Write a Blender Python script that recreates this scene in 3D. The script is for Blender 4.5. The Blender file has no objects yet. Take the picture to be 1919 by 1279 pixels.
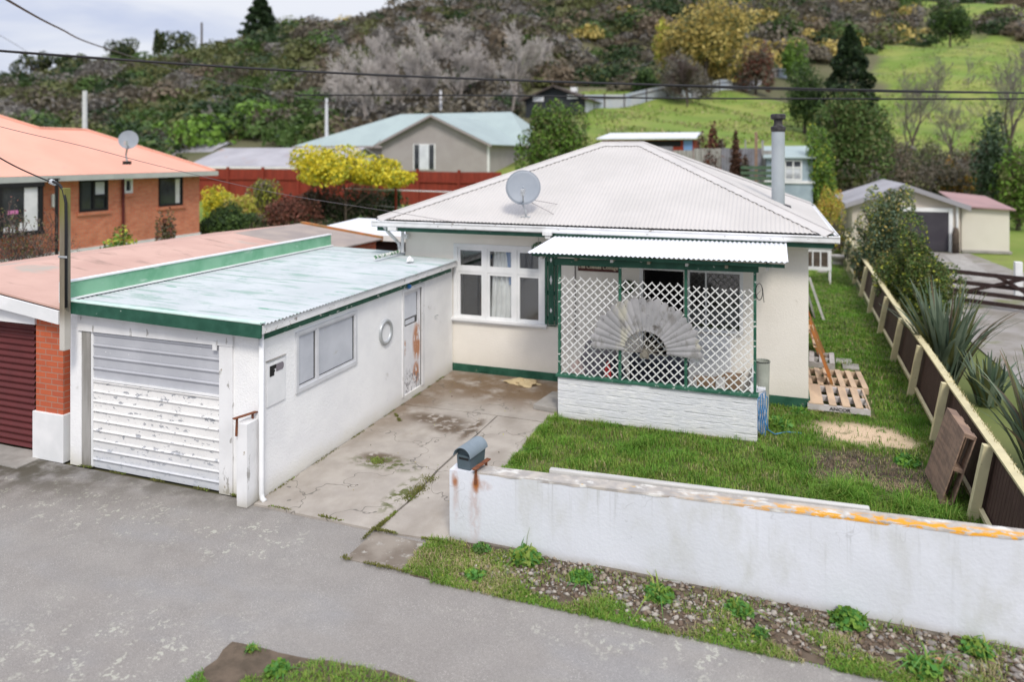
import bpy, math, random, numpy as np
from mathutils import Vector, Matrix
from math import sin, cos, pi, radians, sqrt, atan2, tan
S = bpy.context.scene
COL = S.collection
rnd = random.Random(7)
NR = np.random.default_rng(11)
# ---------------------------------------------------------------- camera frame, used to work out where things stand
FPX, YAW, CH, CX, HY = 1369.0, radians(19.7), 4.5, 959.5, 290.0
sy_, cy_ = sin(YAW), cos(YAW)
def ray(x, y):
    t = (x-CX)/FPX
    return (-sy_+cy_*t, cy_+sy_*t, -(y-HY)/FPX)
def D(x, y, d):
    r = ray(x, y); return Vector((r[0]*d, r[1]*d, CH+r[2]*d))
def G(x, y, z=0.0):
    r = ray(x, y); return D(x, y, (z-CH)/r[2])
# ---------------------------------------------------------------- terrain
TU = [-1500, 0, 300, 600, 860, 1100, 1300, 1480, 1560, 1700, 1919, 3400]
TD = [20, 24, 30, 36, 43, 55, 70, 90, 110, 140, 180, 230, 300, 400, 560, 900]
TZ = [[0,.4,.9,1.1,1.5,2,2.8,4,6,9,13,17,21,20,12,10],
      [0,.2,.6,1.0,1.5,2,2.8,5,8,12,17,22,28,26,18,12],
      [0,.2,.7,1.1,1.6,2.2,3.0,5.5,9.5,15,23,33,45,44,34,20],
      [0,.2,.7,1.1,1.6,2.4,3.4,6.5,11,18,28,39,53,55,48,30],
      [0,.1,.5,.9,1.6,2.8,4.5,8.5,15,24,36,50,66,72,68,50],
      [0,0,.4,.9,1.8,3.2,5.8,9.8,14.5,22,36,54,77,96,110,100],
      [0,0,.3,.8,2.0,3.4,6.2,10,14.5,22,36,54,78,100,118,110],
      [0,0,.2,.9,2.5,3.8,6.2,10,14.5,22,36,54,78,100,118,110],
      [0,0,0,.2,1.4,2.6,5,9.4,14,22,35,52,74,98,116,110],
      [0,0,0,0,.3,1.2,3.4,9,14,22,34,50,72,96,114,108],
      [0,0,0,0,.2,.8,3.0,8,13,21,33,48,69,92,110,105],
      [0,0,0,0,.2,.8,3.0,8,13,21,33,48,69,92,110,105]]
TZa = np.array(TZ, float)
def terr(lat, d):
    lat = np.asarray(lat, float); d = np.asarray(d, float)
    dd = np.clip(d, TD[0], TD[-1]); dm = np.maximum(d, 8.0)
    u = np.clip(CX+FPX*lat/dm, TU[0], TU[-1])
    def sm(t): return t
    iu = np.clip(np.searchsorted(TU, u)-1, 0, len(TU)-2); idd = np.clip(np.searchsorted(TD, dd)-1, 0, len(TD)-2)
    tu = (u-np.take(TU, iu))/(np.take(TU, iu+1)-np.take(TU, iu))
    td = (dd-np.take(TD, idd))/(np.take(TD, idd+1)-np.take(TD, idd))
    tu = tu*tu*(3-2*tu)
    z = (TZa[iu, idd]*(1-tu)+TZa[iu+1, idd]*tu)*(1-td)+(TZa[iu, idd+1]*(1-tu)+TZa[iu+1, idd+1]*tu)*td
    far = np.clip((d-60)/100, 0, 1)
    z = z+far*(2.2*np.sin(lat*.061+d*.023)+1.6*np.sin(lat*.13-d*.09+2)+.8*np.sin(lat*.31+d*.21))
    return z
def to_ld(X, Y): return cy_*X+sy_*Y, -sy_*X+cy_*Y
def th(X, Y):
    l, d = to_ld(X, Y); return float(terr(l, d))
def onT(px, d, dz=0.0):            # the spot on the ground a given distance away in a given direction
    r = ray(px, HY); X, Y = r[0]*d, r[1]*d
    return Vector((X, Y, th(X, Y)+dz))
# ---------------------------------------------------------------- materials
def N(nt, t, **k):
    n = nt.nodes.new('ShaderNode'+t)
    for a, b in k.items():
        if a.startswith('i_'): n.inputs[a[2:].replace('_', ' ')].default_value = b
        elif a.startswith('n_'): n.inputs[int(a[2:])].default_value = b
        else: setattr(n, a, b)
    return n
def c4(c): return (c[0], c[1], c[2], 1.0)
def ramp(nt, src, lo, hi, a=0.0, b=1.0):
    m = N(nt, 'MapRange', interpolation_type='SMOOTHSTEP'); m.inputs[1].default_value = lo; m.inputs[2].default_value = hi
    m.inputs[3].default_value = a; m.inputs[4].default_value = b
    nt.links.new(src, m.inputs[0]); return m.outputs[0]
def mixc(nt, fac, a, b):
    m = N(nt, 'Mix', data_type='RGBA')
    for s, v in ((m.inputs[0], fac), (m.inputs[6], a), (m.inputs[7], b)):
        if hasattr(v, 'node'): nt.links.new(v, s)
        elif isinstance(v, (int, float)): s.default_value = v
        else: s.default_value = c4(v)
    return m.outputs[2]
def mth(nt, op, a, b=None, c=None):
    m = N(nt, 'Math', operation=op)
    for i, v in enumerate((a, b, c)):
        if v is None: continue
        if hasattr(v, 'node'): nt.links.new(v, m.inputs[i])
        else: m.inputs[i].default_value = v
    return m.outputs[0]
def noise(nt, vec, scale, detail=4, rough=.55, dist=0):
    n = N(nt, 'TexNoise'); n.inputs['Scale'].default_value = scale; n.inputs['Detail'].default_value = detail
    n.inputs['Roughness'].default_value = rough; n.inputs['Distortion'].default_value = dist
    nt.links.new(vec, n.inputs['Vector']); return n.outputs['Fac']
def wpos(nt, stretch=None):
    g = N(nt, 'NewGeometry').outputs['Position']
    if stretch:
        m = N(nt, 'Mapping'); m.inputs['Scale'].default_value = stretch; nt.links.new(g, m.inputs['Vector']); return m.outputs[0]
    return g
def ell(nt, cx, cy, rx, ry, soft=.35, vec=None, axis=('X', 'Y')):      # 1 inside an ellipse on the ground or wall
    s = N(nt, 'SeparateXYZ'); nt.links.new(vec or wpos(nt), s.inputs[0])
    a = mth(nt, 'DIVIDE', mth(nt, 'SUBTRACT', s.outputs[axis[0]], cx), rx); b = mth(nt, 'DIVIDE', mth(nt, 'SUBTRACT', s.outputs[axis[1]], cy), ry)
    r = mth(nt, 'SQRT', mth(nt, 'ADD', mth(nt, 'MULTIPLY', a, a), mth(nt, 'MULTIPLY', b, b)))
    return ramp(nt, r, 1+soft, 1-soft)
def newmat(name):
    m = bpy.data.materials.new(name); m.use_nodes = True; nt = m.node_tree
    return m, nt, nt.nodes['Principled BSDF']
def mat(name, c1, c2=None, s=4, rough=.75, bump=0, bs=60, metal=0, spots=(), stretch=None, lo=.35, hi=.65, spec=.3, extra=None, detail=5):
    m, nt, bs_ = newmat(name); p = wpos(nt, stretch)
    col = c1
    if c2 is not None: col = mixc(nt, ramp(nt, noise(nt, p, s, detail), lo, hi), c1, c2)
    for sp in spots:
        cc, sc, l, h = sp[:4]; f = ramp(nt, noise(nt, wpos(nt, sp[4] if len(sp) > 4 else None), sc, 5, .6), l, h)
        if len(sp) > 5: f = mth(nt, 'MULTIPLY', f, sp[5](nt))
        col = mixc(nt, f, col, cc)
    if extra: col = extra(nt, col)
    if hasattr(col, 'node'): nt.links.new(col, bs_.inputs['Base Color'])
    else: bs_.inputs['Base Color'].default_value = c4(col)
    bs_.inputs['Roughness'].default_value = rough; bs_.inputs['Metallic'].default_value = metal
    bs_.inputs['Specular IOR Level'].default_value = spec
    if bump:
        b = N(nt, 'Bump'); b.inputs['Strength'].default_value = bump; b.inputs['Distance'].default_value = .01
        nt.links.new(noise(nt, wpos(nt), bs, 4, .6), b.inputs['Height']); nt.links.new(b.outputs[0], bs_.inputs['Normal'])
    return m
def leafmat(name, c1, c2, s=1.5, trans=.25, rough=.6):
    m, nt, b = newmat(name)
    g = N(nt, 'NewGeometry'); col = mixc(nt, ramp(nt, g.outputs['Random Per Island'], 0, 1), c1, c2)
    col = mixc(nt, ramp(nt, noise(nt, wpos(nt), s, 3), .35, .65, .0, .5), col, [v*.75 for v in c1])
    nt.links.new(col, b.inputs['Base Color']); b.inputs['Roughness'].default_value = rough; b.inputs['Specular IOR Level'].default_value = .2
    t = N(nt, 'BsdfTranslucent'); nt.links.new(col, t.inputs[0]); x = N(nt, 'MixShader'); x.inputs[0].default_value = trans
    o = nt.nodes['Material Output']; nt.links.new(b.outputs[0], x.inputs[1]); nt.links.new(t.outputs[0], x.inputs[2]); nt.links.new(x.outputs[0], o.inputs[0])
    return m
def glassmat(name, tint=(.75, .8, .82), refl=.12):
    m, nt, b = newmat(name); nt.nodes.remove(b)
    t = N(nt, 'BsdfTransparent'); t.inputs[0].default_value = c4(tint)
    g = N(nt, 'BsdfGlossy'); g.inputs['Roughness'].default_value = .04; g.inputs[0].default_value = (.9, .9, .9, 1)
    f = N(nt, 'LayerWeight'); f.inputs[0].default_value = .5; x = N(nt, 'MixShader')
    nt.links.new(mth(nt, 'ADD', mth(nt, 'MULTIPLY', mth(nt, 'POWER', f.outputs['Facing'], 5.0), .5), refl), x.inputs[0]); nt.links.new(t.outputs[0], x.inputs[1]); nt.links.new(g.outputs[0], x.inputs[2])
    nt.links.new(x.outputs[0], nt.nodes['Material Output'].inputs[0]); return m
def brickmat(name, c1, c2, mortar, grime=True):
    m, nt, b = newmat(name)
    s = N(nt, 'SeparateXYZ'); nt.links.new(wpos(nt), s.inputs[0]); cb = N(nt, 'CombineXYZ')
    nt.links.new(mth(nt, 'ADD', s.outputs[0], s.outputs[1]), cb.inputs[0]); nt.links.new(s.outputs[2], cb.inputs[1])
    t = N(nt, 'TexBrick'); nt.links.new(cb.outputs[0], t.inputs[0])
    t.inputs['Color1'].default_value = c4(c1); t.inputs['Color2'].default_value = c4(c2); t.inputs['Mortar'].default_value = c4(mortar)
    t.inputs['Scale'].default_value = 1; t.inputs['Mortar Size'].default_value = .008; t.inputs['Brick Width'].default_value = .24; t.inputs['Row Height'].default_value = .086
    col = mixc(nt, ramp(nt, noise(nt, wpos(nt), 3), .45, .75, 0, .35), t.outputs[0], [v*.55 for v in c1])
    nt.links.new(col, b.inputs['Base Color']); b.inputs['Roughness'].default_value = .85
    bp = N(nt, 'Bump'); bp.inputs['Strength'].default_value = .5; bp.inputs['Distance'].default_value = .01
    nt.links.new(mth(nt, 'SUBTRACT', 1.0, t.outputs['Fac']), bp.inputs['Height']); nt.links.new(bp.outputs[0], b.inputs['Normal'])
    return m
# ---------------------------------------------------------------- mesh builder
WO = {}
def tag(o, label=None, cat=None, group=None, kind=None):
    if label: o['label'] = label
    if cat: o['category'] = cat
    if group: o['group'] = group
    if kind: o['kind'] = kind
    return o
def thing(name, label, cat, loc, group=None):
    o = bpy.data.objects.new(name, None); COL.objects.link(o); o.location = loc; o.empty_display_size = .2
    WO[o.name] = Vector(loc); return tag(o, label, cat, group)
class MB:
    def __init__(s): s.v = []; s.f = []; s.m = []; s.cur = 0
    def add(s, vs, fs):
        b = len(s.v); s.v += [tuple(p) for p in vs]
        for f in fs: s.f.append(tuple(i+b for i in f)); s.m.append(s.cur)
        return s
    def box(s, x0, x1, y0, y1, z0, z1):
        return s.add([(x0,y0,z0),(x1,y0,z0),(x1,y1,z0),(x0,y1,z0),(x0,y0,z1),(x1,y0,z1),(x1,y1,z1),(x0,y1,z1)],
                     [(0,3,2,1),(4,5,6,7),(0,1,5,4),(1,2,6,5),(2,3,7,6),(3,0,4,7)])
    def ob(s, c, a, b, d):                 # oriented box: centre and three half vectors
        c, a, b, d = map(Vector, (c, a, b, d)); P = []
        for k in (-1, 1):
            for i, j in ((-1,-1),(1,-1),(1,1),(-1,1)): P.append(c+a*i+b*j+d*k)
        return s.add(P, [(0,3,2,1),(4,5,6,7),(0,1,5,4),(1,2,6,5),(2,3,7,6),(3,0,4,7)])
    def beam(s, p, q, w, h, up=(0,0,1)):
        p, q, up = Vector(p), Vector(q), Vector(up); t = (q-p)
        x = t.normalized(); y = up.cross(x)
        if y.length < 1e-4: y = Vector((1,0,0)).cross(x)
        y.normalize(); z = x.cross(y)
        return s.ob((p+q)/2, t/2, y*w/2, z*h/2)
    def quad(s, *p): return s.add(p, [tuple(range(len(p)))])
    def prism(s, pts, off):
        off = Vector(off); a = [Vector(p) for p in pts]; n = len(a)
        return s.add(a+[p+off for p in a], [tuple(range(n))[::-1], tuple(range(n, 2*n))]+[(i, (i+1)%n, (i+1)%n+n, i+n) for i in range(n)])
    def tube(s, pts, rad, n=8, cap=True):
        pts = [Vector(p) for p in pts]
        if not isinstance(rad, (list, tuple)): rad = [rad]*len(pts)
        base = len(s.v); ref = None
        for i, p in enumerate(pts):
            t = (pts[min(i+1, len(pts)-1)]-pts[max(i-1, 0)]).normalized()
            if ref is None: ref = t.orthogonal().normalized()
            else:
                ref = ref-t*ref.dot(t)
                ref = ref.normalized() if ref.length > 1e-5 else t.orthogonal().normalized()
            bt = t.cross(ref)
            for k in range(n):
                a = 2*pi*k/n; s.v.append(tuple(p+(ref*cos(a)+bt*sin(a))*rad[i]))
        for i in range(len(pts)-1):
            for k in range(n):
                s.f.append((base+i*n+k, base+i*n+(k+1)%n, base+(i+1)*n+(k+1)%n, base+(i+1)*n+k)); s.m.append(s.cur)
        if cap:
            s.f.append(tuple(base+k for k in range(n))[::-1]); s.m.append(s.cur)
            s.f.append(tuple(base+(len(pts)-1)*n+k for k in range(n))); s.m.append(s.cur)
        return s
    def lathe(s, c, prof, n=20, ax=(0,0,1)):
        c = Vector(c); ax = Vector(ax).normalized(); u = ax.orthogonal().normalized(); w = ax.cross(u); base = len(s.v)
        for r, z in prof:
            for k in range(n):
                a = 2*pi*k/n; s.v.append(tuple(c+ax*z+(u*cos(a)+w*sin(a))*r))
        for i in range(len(prof)-1):
            for k in range(n):
                s.f.append((base+i*n+k, base+i*n+(k+1)%n, base+(i+1)*n+(k+1)%n, base+(i+1)*n+k)); s.m.append(s.cur)
        return s
    def corr(s, o, u, v, nrm, W, v0, v1, pitch=.0762, amp=.0068, sub=6, off=0):
        o, u, v, nrm = map(Vector, (o, u, v, nrm)); n = int(W/pitch*sub); base = len(s.v)
        for i in range(n+1):
            a = W*i/n; h = amp*cos(2*pi*(a+off)/pitch)
            for b in (v0(a) if callable(v0) else v0, v1(a) if callable(v1) else v1): s.v.append(tuple(o+u*a+v*b+nrm*h))
        for i in range(n): s.f.append((base+2*i, base+2*i+2, base+2*i+3, base+2*i+1)); s.m.append(s.cur)
        return s
    def wall(s, P, u0, u1, z0, z1, ops, t):          # P(u, z, w) -> point; w = depth into the wall
        us = sorted({u0, u1}|{a for o in ops for a in o[:2]}); zs = sorted({z0, z1}|{a for o in ops for a in o[2:4]})
        hole = lambda i, j: any(o[0]-1e-6 <= (us[i]+us[i+1])/2 <= o[1] and o[2] <= (zs[j]+zs[j+1])/2 <= o[3] for o in ops)
        for i in range(len(us)-1):
            for j in range(len(zs)-1):
                if hole(i, j): continue
                a, b, c, d = us[i], us[i+1], zs[j], zs[j+1]
                s.quad(P(a,c,0), P(b,c,0), P(b,d,0), P(a,d,0)); s.quad(P(a,c,t), P(a,d,t), P(b,d,t), P(b,c,t))
        for o in list(ops)+[(u0, u1, z0, z1)]:
            a, b, c, d = o[:4]
            for p, q in (((a,c),(b,c)),((b,c),(b,d)),((b,d),(a,d)),((a,d),(a,c))): s.quad(P(*p,0), P(*q,0), P(*q,t), P(*p,t))
        return s
    def build(s, name, m, parent=None, smooth=False, bevel=0, origin=None, **tg):
        me = bpy.data.meshes.new(name)
        if parent is not None: o0 = WO[parent.name]
        elif origin is not None: o0 = Vector(origin)
        else:
            a = np.array(s.v); o0 = Vector(((a[:,0].min()+a[:,0].max())/2, (a[:,1].min()+a[:,1].max())/2, a[:,2].min()))
        me.from_pydata([(p[0]-o0.x, p[1]-o0.y, p[2]-o0.z) for p in s.v], [], s.f)
        ms = m if isinstance(m, (list, tuple)) else [m]
        for q in ms: me.materials.append(q)
        if len(ms) > 1: me.polygons.foreach_set('material_index', s.m)
        if smooth: me.polygons.foreach_set('use_smooth', [True]*len(me.polygons))
        me.update(); o = bpy.data.objects.new(name, me); COL.objects.link(o)
        if parent is not None: o.parent = parent
        else: o.location = o0
        WO[o.name] = o0
        if bevel:
            b = o.modifiers.new('bevel', 'BEVEL'); b.width = bevel; b.segments = 2; b.limit_method = 'ANGLE'
        return tag(o, **tg) if tg else o
def npmesh(name, V, F, mats, mi=None, parent=None, origin=(0,0,0), smooth=False, **tg):
    me = bpy.data.meshes.new(name); V = np.asarray(V, np.float32); F = np.asarray(F, np.int32); k = F.shape[1]
    o0 = WO[parent.name] if parent is not None else Vector(origin)
    me.vertices.add(len(V)); me.vertices.foreach_set('co', (V-np.array(o0, np.float32)).ravel())
    me.loops.add(F.size); me.loops.foreach_set('vertex_index', F.ravel())
    me.polygons.add(len(F)); me.polygons.foreach_set('loop_start', np.arange(0, F.size, k, dtype=np.int32))
    for q in (mats if isinstance(mats, (list, tuple)) else [mats]): me.materials.append(q)
    if mi is not None: me.polygons.foreach_set('material_index', np.asarray(mi, np.int32))
    if smooth: me.polygons.foreach_set('use_smooth', np.ones(len(F), bool))
    me.update(calc_edges=True); me.validate()
    o = bpy.data.objects.new(name, me); COL.objects.link(o); WO[o.name] = o0
    if parent is not None: o.parent = parent
    else: o.location = o0
    return tag(o, **tg) if tg else o
def rotn(n):
    v = NR.normal(size=(n, 3)); return v/np.linalg.norm(v, axis=1)[:, None]
def leaves(P, size, nrm=None, flat=.5, aspect=.55):         # one small diamond leaf per point
    P = np.asarray(P); n = len(P); r = rotn(n)
    if nrm is not None: r = r*flat+nrm*(1-flat)+1e-4; r /= np.linalg.norm(r, axis=1)[:, None]
    a = np.cross(r, rotn(n)); a /= np.linalg.norm(a, axis=1)[:, None]+1e-9; b = np.cross(r, a)
    sz = (np.asarray(size)*NR.uniform(.6, 1.3, n))[:, None]; a = a*sz; b = b*sz*aspect
    V = np.stack([P-a, P+b, P+a, P-b], 1).reshape(-1, 3)
    return V, np.arange(4*n).reshape(-1, 4)
def blobpts(n, R, lobes=9, lr=.55, fill=.35, squash=.3):    # points over lumpy lobes inside an ellipsoid of radii R
    c = rotn(lobes)*NR.uniform(.25, .72, lobes)[:, None]; rr = NR.uniform(.65, 1.1, lobes)*lr
    c[:, 2] = np.abs(c[:, 2])*1.1-squash; k = NR.integers(0, lobes, n); d = rotn(n)
    q = c[k]+d*(rr[k]*(1-fill*NR.random(n)**1.5))[:, None]
    hi = np.percentile(q, 99.3, axis=0); lo_ = np.percentile(q, .7, axis=0)
    q = (q-(hi+lo_)/2)/((hi-lo_)/2)
    return q*np.array(R), d
def branches(rng, base, H, r0, levels=4, kids=4, spread=.6, up=.35, first=.3, lenk=.62, sides=5, wig=.12, out=None, tips=None):
    out = out if out is not None else []; tips = tips if tips is not None else []
    def grow(p, d, L, r, lv):
        pts = [p]; rs = [r]; seg = 4 if lv >= levels-1 else 3; dd = d.copy()
        for i in range(seg):
            dd = (dd+Vector((rng.gauss(0, wig), rng.gauss(0, wig), rng.gauss(0, wig)+up*.12))).normalized()
            pts.append(pts[-1]+dd*L/seg); rs.append(r*(1-.62*(i+1)/seg))
        out.append((pts, rs, lv))
        if lv == 0: tips.append(pts[-1]); return
        for k in range(kids):
            t = first+(1-first)*(k+rng.random())/kids; i = min(int(t*seg), seg-1); q = pts[i].lerp(pts[i+1], t*seg-i)
            a = rng.random()*2*pi; o = dd.orthogonal().normalized(); o2 = dd.cross(o)
            nd = (dd*(1-spread*.5)+(o*cos(a)+o2*sin(a))*spread+Vector((0, 0, up*.5))).normalized()
            grow(q, nd, L*lenk*rng.uniform(.75, 1.15), max(rs[i]*.55, .004), lv-1)
        tips.append(pts[-1])
    grow(Vector(base), Vector((0, 0, 1)), H, r0, levels)
    return out, tips
# ---------------------------------------------------------------- materials used
def grime(nt, col, z0, z1, c, amt=.6, sc=3):
    s = N(nt, 'SeparateXYZ'); nt.links.new(wpos(nt), s.inputs[0])
    f = ramp(nt, mth(nt, 'ADD', s.outputs[2], mth(nt, 'MULTIPLY', noise(nt, wpos(nt), sc, 5), .5*(z1-z0))), z1, z0, 0, amt)
    return mixc(nt, f, col, c)
def ax(nt, i):
    s = N(nt, 'SeparateXYZ'); nt.links.new(wpos(nt), s.inputs[0]); return s.outputs[i]
M = {}
M['stucco'] = mat('cream_stucco', (.84,.80,.73), (.79,.75,.68), 1.2, .85, .55, 45, spots=[((.55,.5,.42), 2.2, .66, .8)], extra=lambda nt, c: grime(nt, c, .15, .7, (.5,.45,.36), .35))
M['stucco_w'] = mat('white_stucco', (.86,.86,.85), (.79,.79,.79), 1.5, .85, .8, 38, spots=[((.55,.54,.5), 3, .66, .78), ((.42,.4,.36), 14, .72, .76)], extra=lambda nt, c: grime(nt, c, .0, .45, (.42,.38,.26), .6))
M['white'] = mat('white_paint', (.80,.80,.80), (.70,.71,.71), 2, .5, .1, 30)
M['white_worn'] = mat('worn_white_timber', (.78,.78,.78), (.68,.68,.68), 2, .7, .3, 60, spots=[((.38,.37,.35), 9, .63, .68, (1,1,.35)), ((.3,.24,.16), 5, .68, .74)], extra=lambda nt, c: grime(nt, c, .0, .3, (.3,.27,.18), .7))
M['green'] = mat('dark_green_paint', (.014,.072,.045), (.025,.10,.065), 6, .5, .2, 60, spots=[((.4,.45,.42), 12, .69, .72)])
M['green_worn'] = mat('flaking_green_paint', (.018,.09,.055), (.04,.14,.09), 5, .6, .3, 50, spots=[((.6,.62,.58), 10, .60, .64, (1,1,2)), ((.3,.27,.2), 14, .68, .71)])
M['green_pale'] = mat('pale_green_parapet', (.13,.34,.20), (.22,.44,.29), 1.6, .7, .2, 40, spots=[((.42,.56,.46), 3, .58, .75, (1,.6,2))])
M['plinth'] = mat('green_plinth', (.015,.075,.045), (.03,.11,.07), 5, .7, .4, 40, spots=[((.2,.2,.15), 7, .62, .7)])
M['roof'] = mat('off_white_roof_paint', (.515,.488,.46), (.47,.447,.42), .8, .5, .1, 60, spots=[((.45,.43,.40), 6, .68, .76), ((.3,.28,.26), 30, .74, .77)])
M['roofcap'] = mat('roof_ridge_paint', (.525,.50,.475), (.48,.46,.44), 2, .5)
M['awning'] = mat('new_white_corrugated_sheet', (.76,.78,.82), (.71,.73,.77), 1, .35, spots=[((.3,.28,.28), 38, .765, .785)])
M['gutter'] = mat('peeling_white_gutter', (.78,.78,.78), (.68,.68,.67), 3, .5, .2, 40, spots=[((.28,.25,.22), 11, .63, .67, (1,1,1.5))])
M['groof'] = mat('chalky_green_roof', (.43,.465,.475), (.49,.52,.53), 1.1, .6, .1, 50, spots=[((.27,.37,.33), 2.4, .5, .66, (.35,3.2,1)), ((.17,.33,.25), 3.4, .61, .67, (.3,3.5,1)), ((.34,.42,.41), 22, .6, .66, (.15,1,1))], extra=lambda nt, c: mixc(nt, mth(nt, 'MULTIPLY', ramp(nt, mth(nt, 'ABSOLUTE', mth(nt, 'SUBTRACT', mth(nt, 'FRACT', mth(nt, 'ADD', mth(nt, 'DIVIDE', ax(nt, 1), .381), mth(nt, 'MULTIPLY', noise(nt, wpos(nt), .8, 2), .25))), .5)), .44, .485), ramp(nt, noise(nt, wpos(nt, (.6,1,1)), 2.2, 4), .38, .6, .1, .85)), c, (.16,.24,.20)))
M['door_grey'] = mat('grey_ribbed_metal', (.47,.48,.51), (.41,.42,.45), 2, .5, .1, 40, spots=[((.62,.62,.63), 14, .66, .7), ((.2,.2,.2), 20, .72, .75)])
M['door_white'] = mat('flaking_white_ribbed_metal', (.80,.79,.77), (.73,.72,.70), 2, .6, .3, 50, spots=[((.36,.37,.39), 7, .585, .62, (1,1,2.2)), ((.45,.47,.52), 26, .62, .66, (1,1,2.5))],
   extra=lambda nt, c: grime(nt, c, .1, .75, (.47,.50,.55), .75, 16))
M['post_grey'] = mat('weathered_grey_timber', (.24,.23,.21), (.36,.35,.33), 6, .85, .5, 80, stretch=(1,1,.15), extra=lambda nt, c: grime(nt, c, 0, .3, (.13,.11,.07), .7))
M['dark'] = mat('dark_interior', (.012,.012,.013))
M['glass'] = glassmat('window_glass', (.93,.95,.96), .10); M['milky'] = mat('milky_glass', (.56,.58,.62), (.47,.49,.53), 1.6, .12, spec=.6, spots=[((.42,.41,.36), 3, .62, .75)])
M['glass_dark'] = mat('dark_window_glass', (.02,.024,.028), (.05,.055,.06), 1.2, .08, spec=.6)
M['curtain'] = mat('pale_curtain', (.82,.80,.76), (.7,.68,.64), 3, .9)
M['curtain_blue'] = mat('blue_curtain', (.16,.28,.5), rough=.9)
M['sheet'] = mat('milky_backing_sheet', (.66,.68,.72), (.56,.58,.62), 1.8, .6, spots=[((.5,.48,.42), 3, .62, .75)])
M['alu'] = mat('aluminium_frame', (.66,.67,.69), (.6,.61,.63), 4, .4, metal=.1)
M['black'] = mat('black_rubber', (.015,.015,.016), rough=.6)
M['lattice'] = mat('white_lattice_plastic', (.78,.78,.76), (.70,.70,.68), 3, .5)
M['fan'] = mat('weathered_fan_cloth', (.37,.36,.365), (.30,.295,.30), 3, .9, .3, 40, spots=[((.42,.40,.33), 2.2, .54, .64, (1,1,.6)), ((.12,.11,.10), 5, .60, .70), ((.15,.14,.14), 16, .64, .70), ((.22,.21,.20), 9, .5, .7, (1,1,.5))])
M['fanrib'] = mat('fan_stick_wood', (.16,.14,.115), (.24,.22,.18), 9, .8, .2)
def whitebase(nt, col):
    n = noise(nt, wpos(nt, (1.2, 1, 5)), 6, 6, .7, .6)
    return mixc(nt, ramp(nt, n, .38, .62), col, (.66,.67,.70))
M['stonepaint'] = mat('white_painted_stone', (.80,.80,.80), (.72,.73,.76), 3, .6, 0, extra=lambda nt, c: grime(nt, whitebase(nt, c), 0, .22, (.5,.5,.42), .6))
nt = M['stonepaint'].node_tree; b = N(nt, 'Bump'); b.inputs['Strength'].default_value = .7; b.inputs['Distance'].default_value = .022
gz_ = mth(nt, 'ADD', mth(nt, 'DIVIDE', ax(nt, 2), .118), mth(nt, 'MULTIPLY', noise(nt, wpos(nt), 3, 2), .25)); fr_ = mth(nt, 'FRACT', gz_); gv = mth(nt, 'MULTIPLY', ramp(nt, mth(nt, 'ABSOLUTE', mth(nt, 'SUBTRACT', fr_, .5)), .40, .47), ramp(nt, noise(nt, wpos(nt), 4, 3), .4, .55))
nt.links.new(mth(nt, 'SUBTRACT', noise(nt, wpos(nt, (.9,1,5)), 7, 7, .7, .6), mth(nt, 'MULTIPLY', gv, .5)), b.inputs['Height']); nt.links.new(b.outputs[0], nt.nodes['Principled BSDF'].inputs['Normal'])
def rusty(nt, col):
    dr = noise(nt, wpos(nt, (5.5, 1, .22)), 3.2, 5, .6); top = ramp(nt, ax(nt, 2), .25, .95, .15, 1)
    col = mixc(nt, mth(nt, 'MULTIPLY', mth(nt, 'MULTIPLY', ramp(nt, dr, .56, .72), top), .5), col, (.40,.41,.39))
    vv = N(nt, 'TexVoronoi', feature='DISTANCE_TO_EDGE'); vv.inputs['Scale'].default_value = .9; w = N(nt, 'VectorMath', operation='ADD'); nn = N(nt, 'TexNoise'); nn.inputs['Scale'].default_value = 3
    nt.links.new(wpos(nt), nn.inputs['Vector']); nt.links.new(wpos(nt), w.inputs[0]); nt.links.new(nn.outputs['Color'], w.inputs[1]); nt.links.new(w.outputs[0], vv.inputs['Vector'])
    col = mixc(nt, mth(nt, 'MULTIPLY', ramp(nt, vv.outputs['Distance'], .006, .002), ramp(nt, noise(nt, wpos(nt), 1.1, 3), .5, .6, 0, .3)), col, (.33,.33,.33))
    for cx, cz, rx, rz, a in ((-3.50,.70,.035,.09,.9), (-3.235,.70,.04,.12,1.), (-3.17,.69,.10,.05,.55), (-3.25,.40,.06,.34,.35), (-3.49,.5,.035,.22,.3)):
        e = ell(nt, cx, cz, rx, rz, .7, axis=('X', 'Z'))
        f = mth(nt, 'MULTIPLY', mth(nt, 'MULTIPLY', e, ramp(nt, noise(nt, wpos(nt, (1,1,.5)), 16, 5), .25, .62)), a)
        col = mixc(nt, f, col, (.36,.13,.035))
    return grime(nt, col, .0, .16, (.36,.33,.26), .7, 6)
M['fwall'] = mat('white_rendered_wall', (.70,.72,.77), (.64,.66,.70), .9, .8, .35, 26, spots=[((.56,.57,.56), 1.6, .5, .75, (1,1,.5)), ((.45,.46,.38), 4.5, .67, .78, (1,1,.25)), ((.30,.29,.25), 30, .735, .76)], extra=rusty)
def N_x(nt):
    s = N(nt, 'SeparateXYZ'); nt.links.new(wpos(nt), s.inputs[0]); return s.outputs[0]
def ax(nt, i):
    s = N(nt, 'SeparateXYZ'); nt.links.new(wpos(nt), s.inputs[0]); return s.outputs[i]
M['coping'] = mat('lichen_covered_coping', (.46,.42,.37), (.33,.31,.29), 6, .95, .5, 60, spots=[((.62,.61,.57), 7, .52, .66, (.6,1,1)),
   ((.68,.32,.03), 12, .455, .54, (.6,1.3,1), lambda nt: mth(nt, 'MULTIPLY', ramp(nt, ax(nt, 0), -1.3, .6), ramp(nt, ax(nt, 1), 7.97, 7.88))), ((.62,.40,.12), 9, .64, .7, (.5,1,1))])
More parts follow.
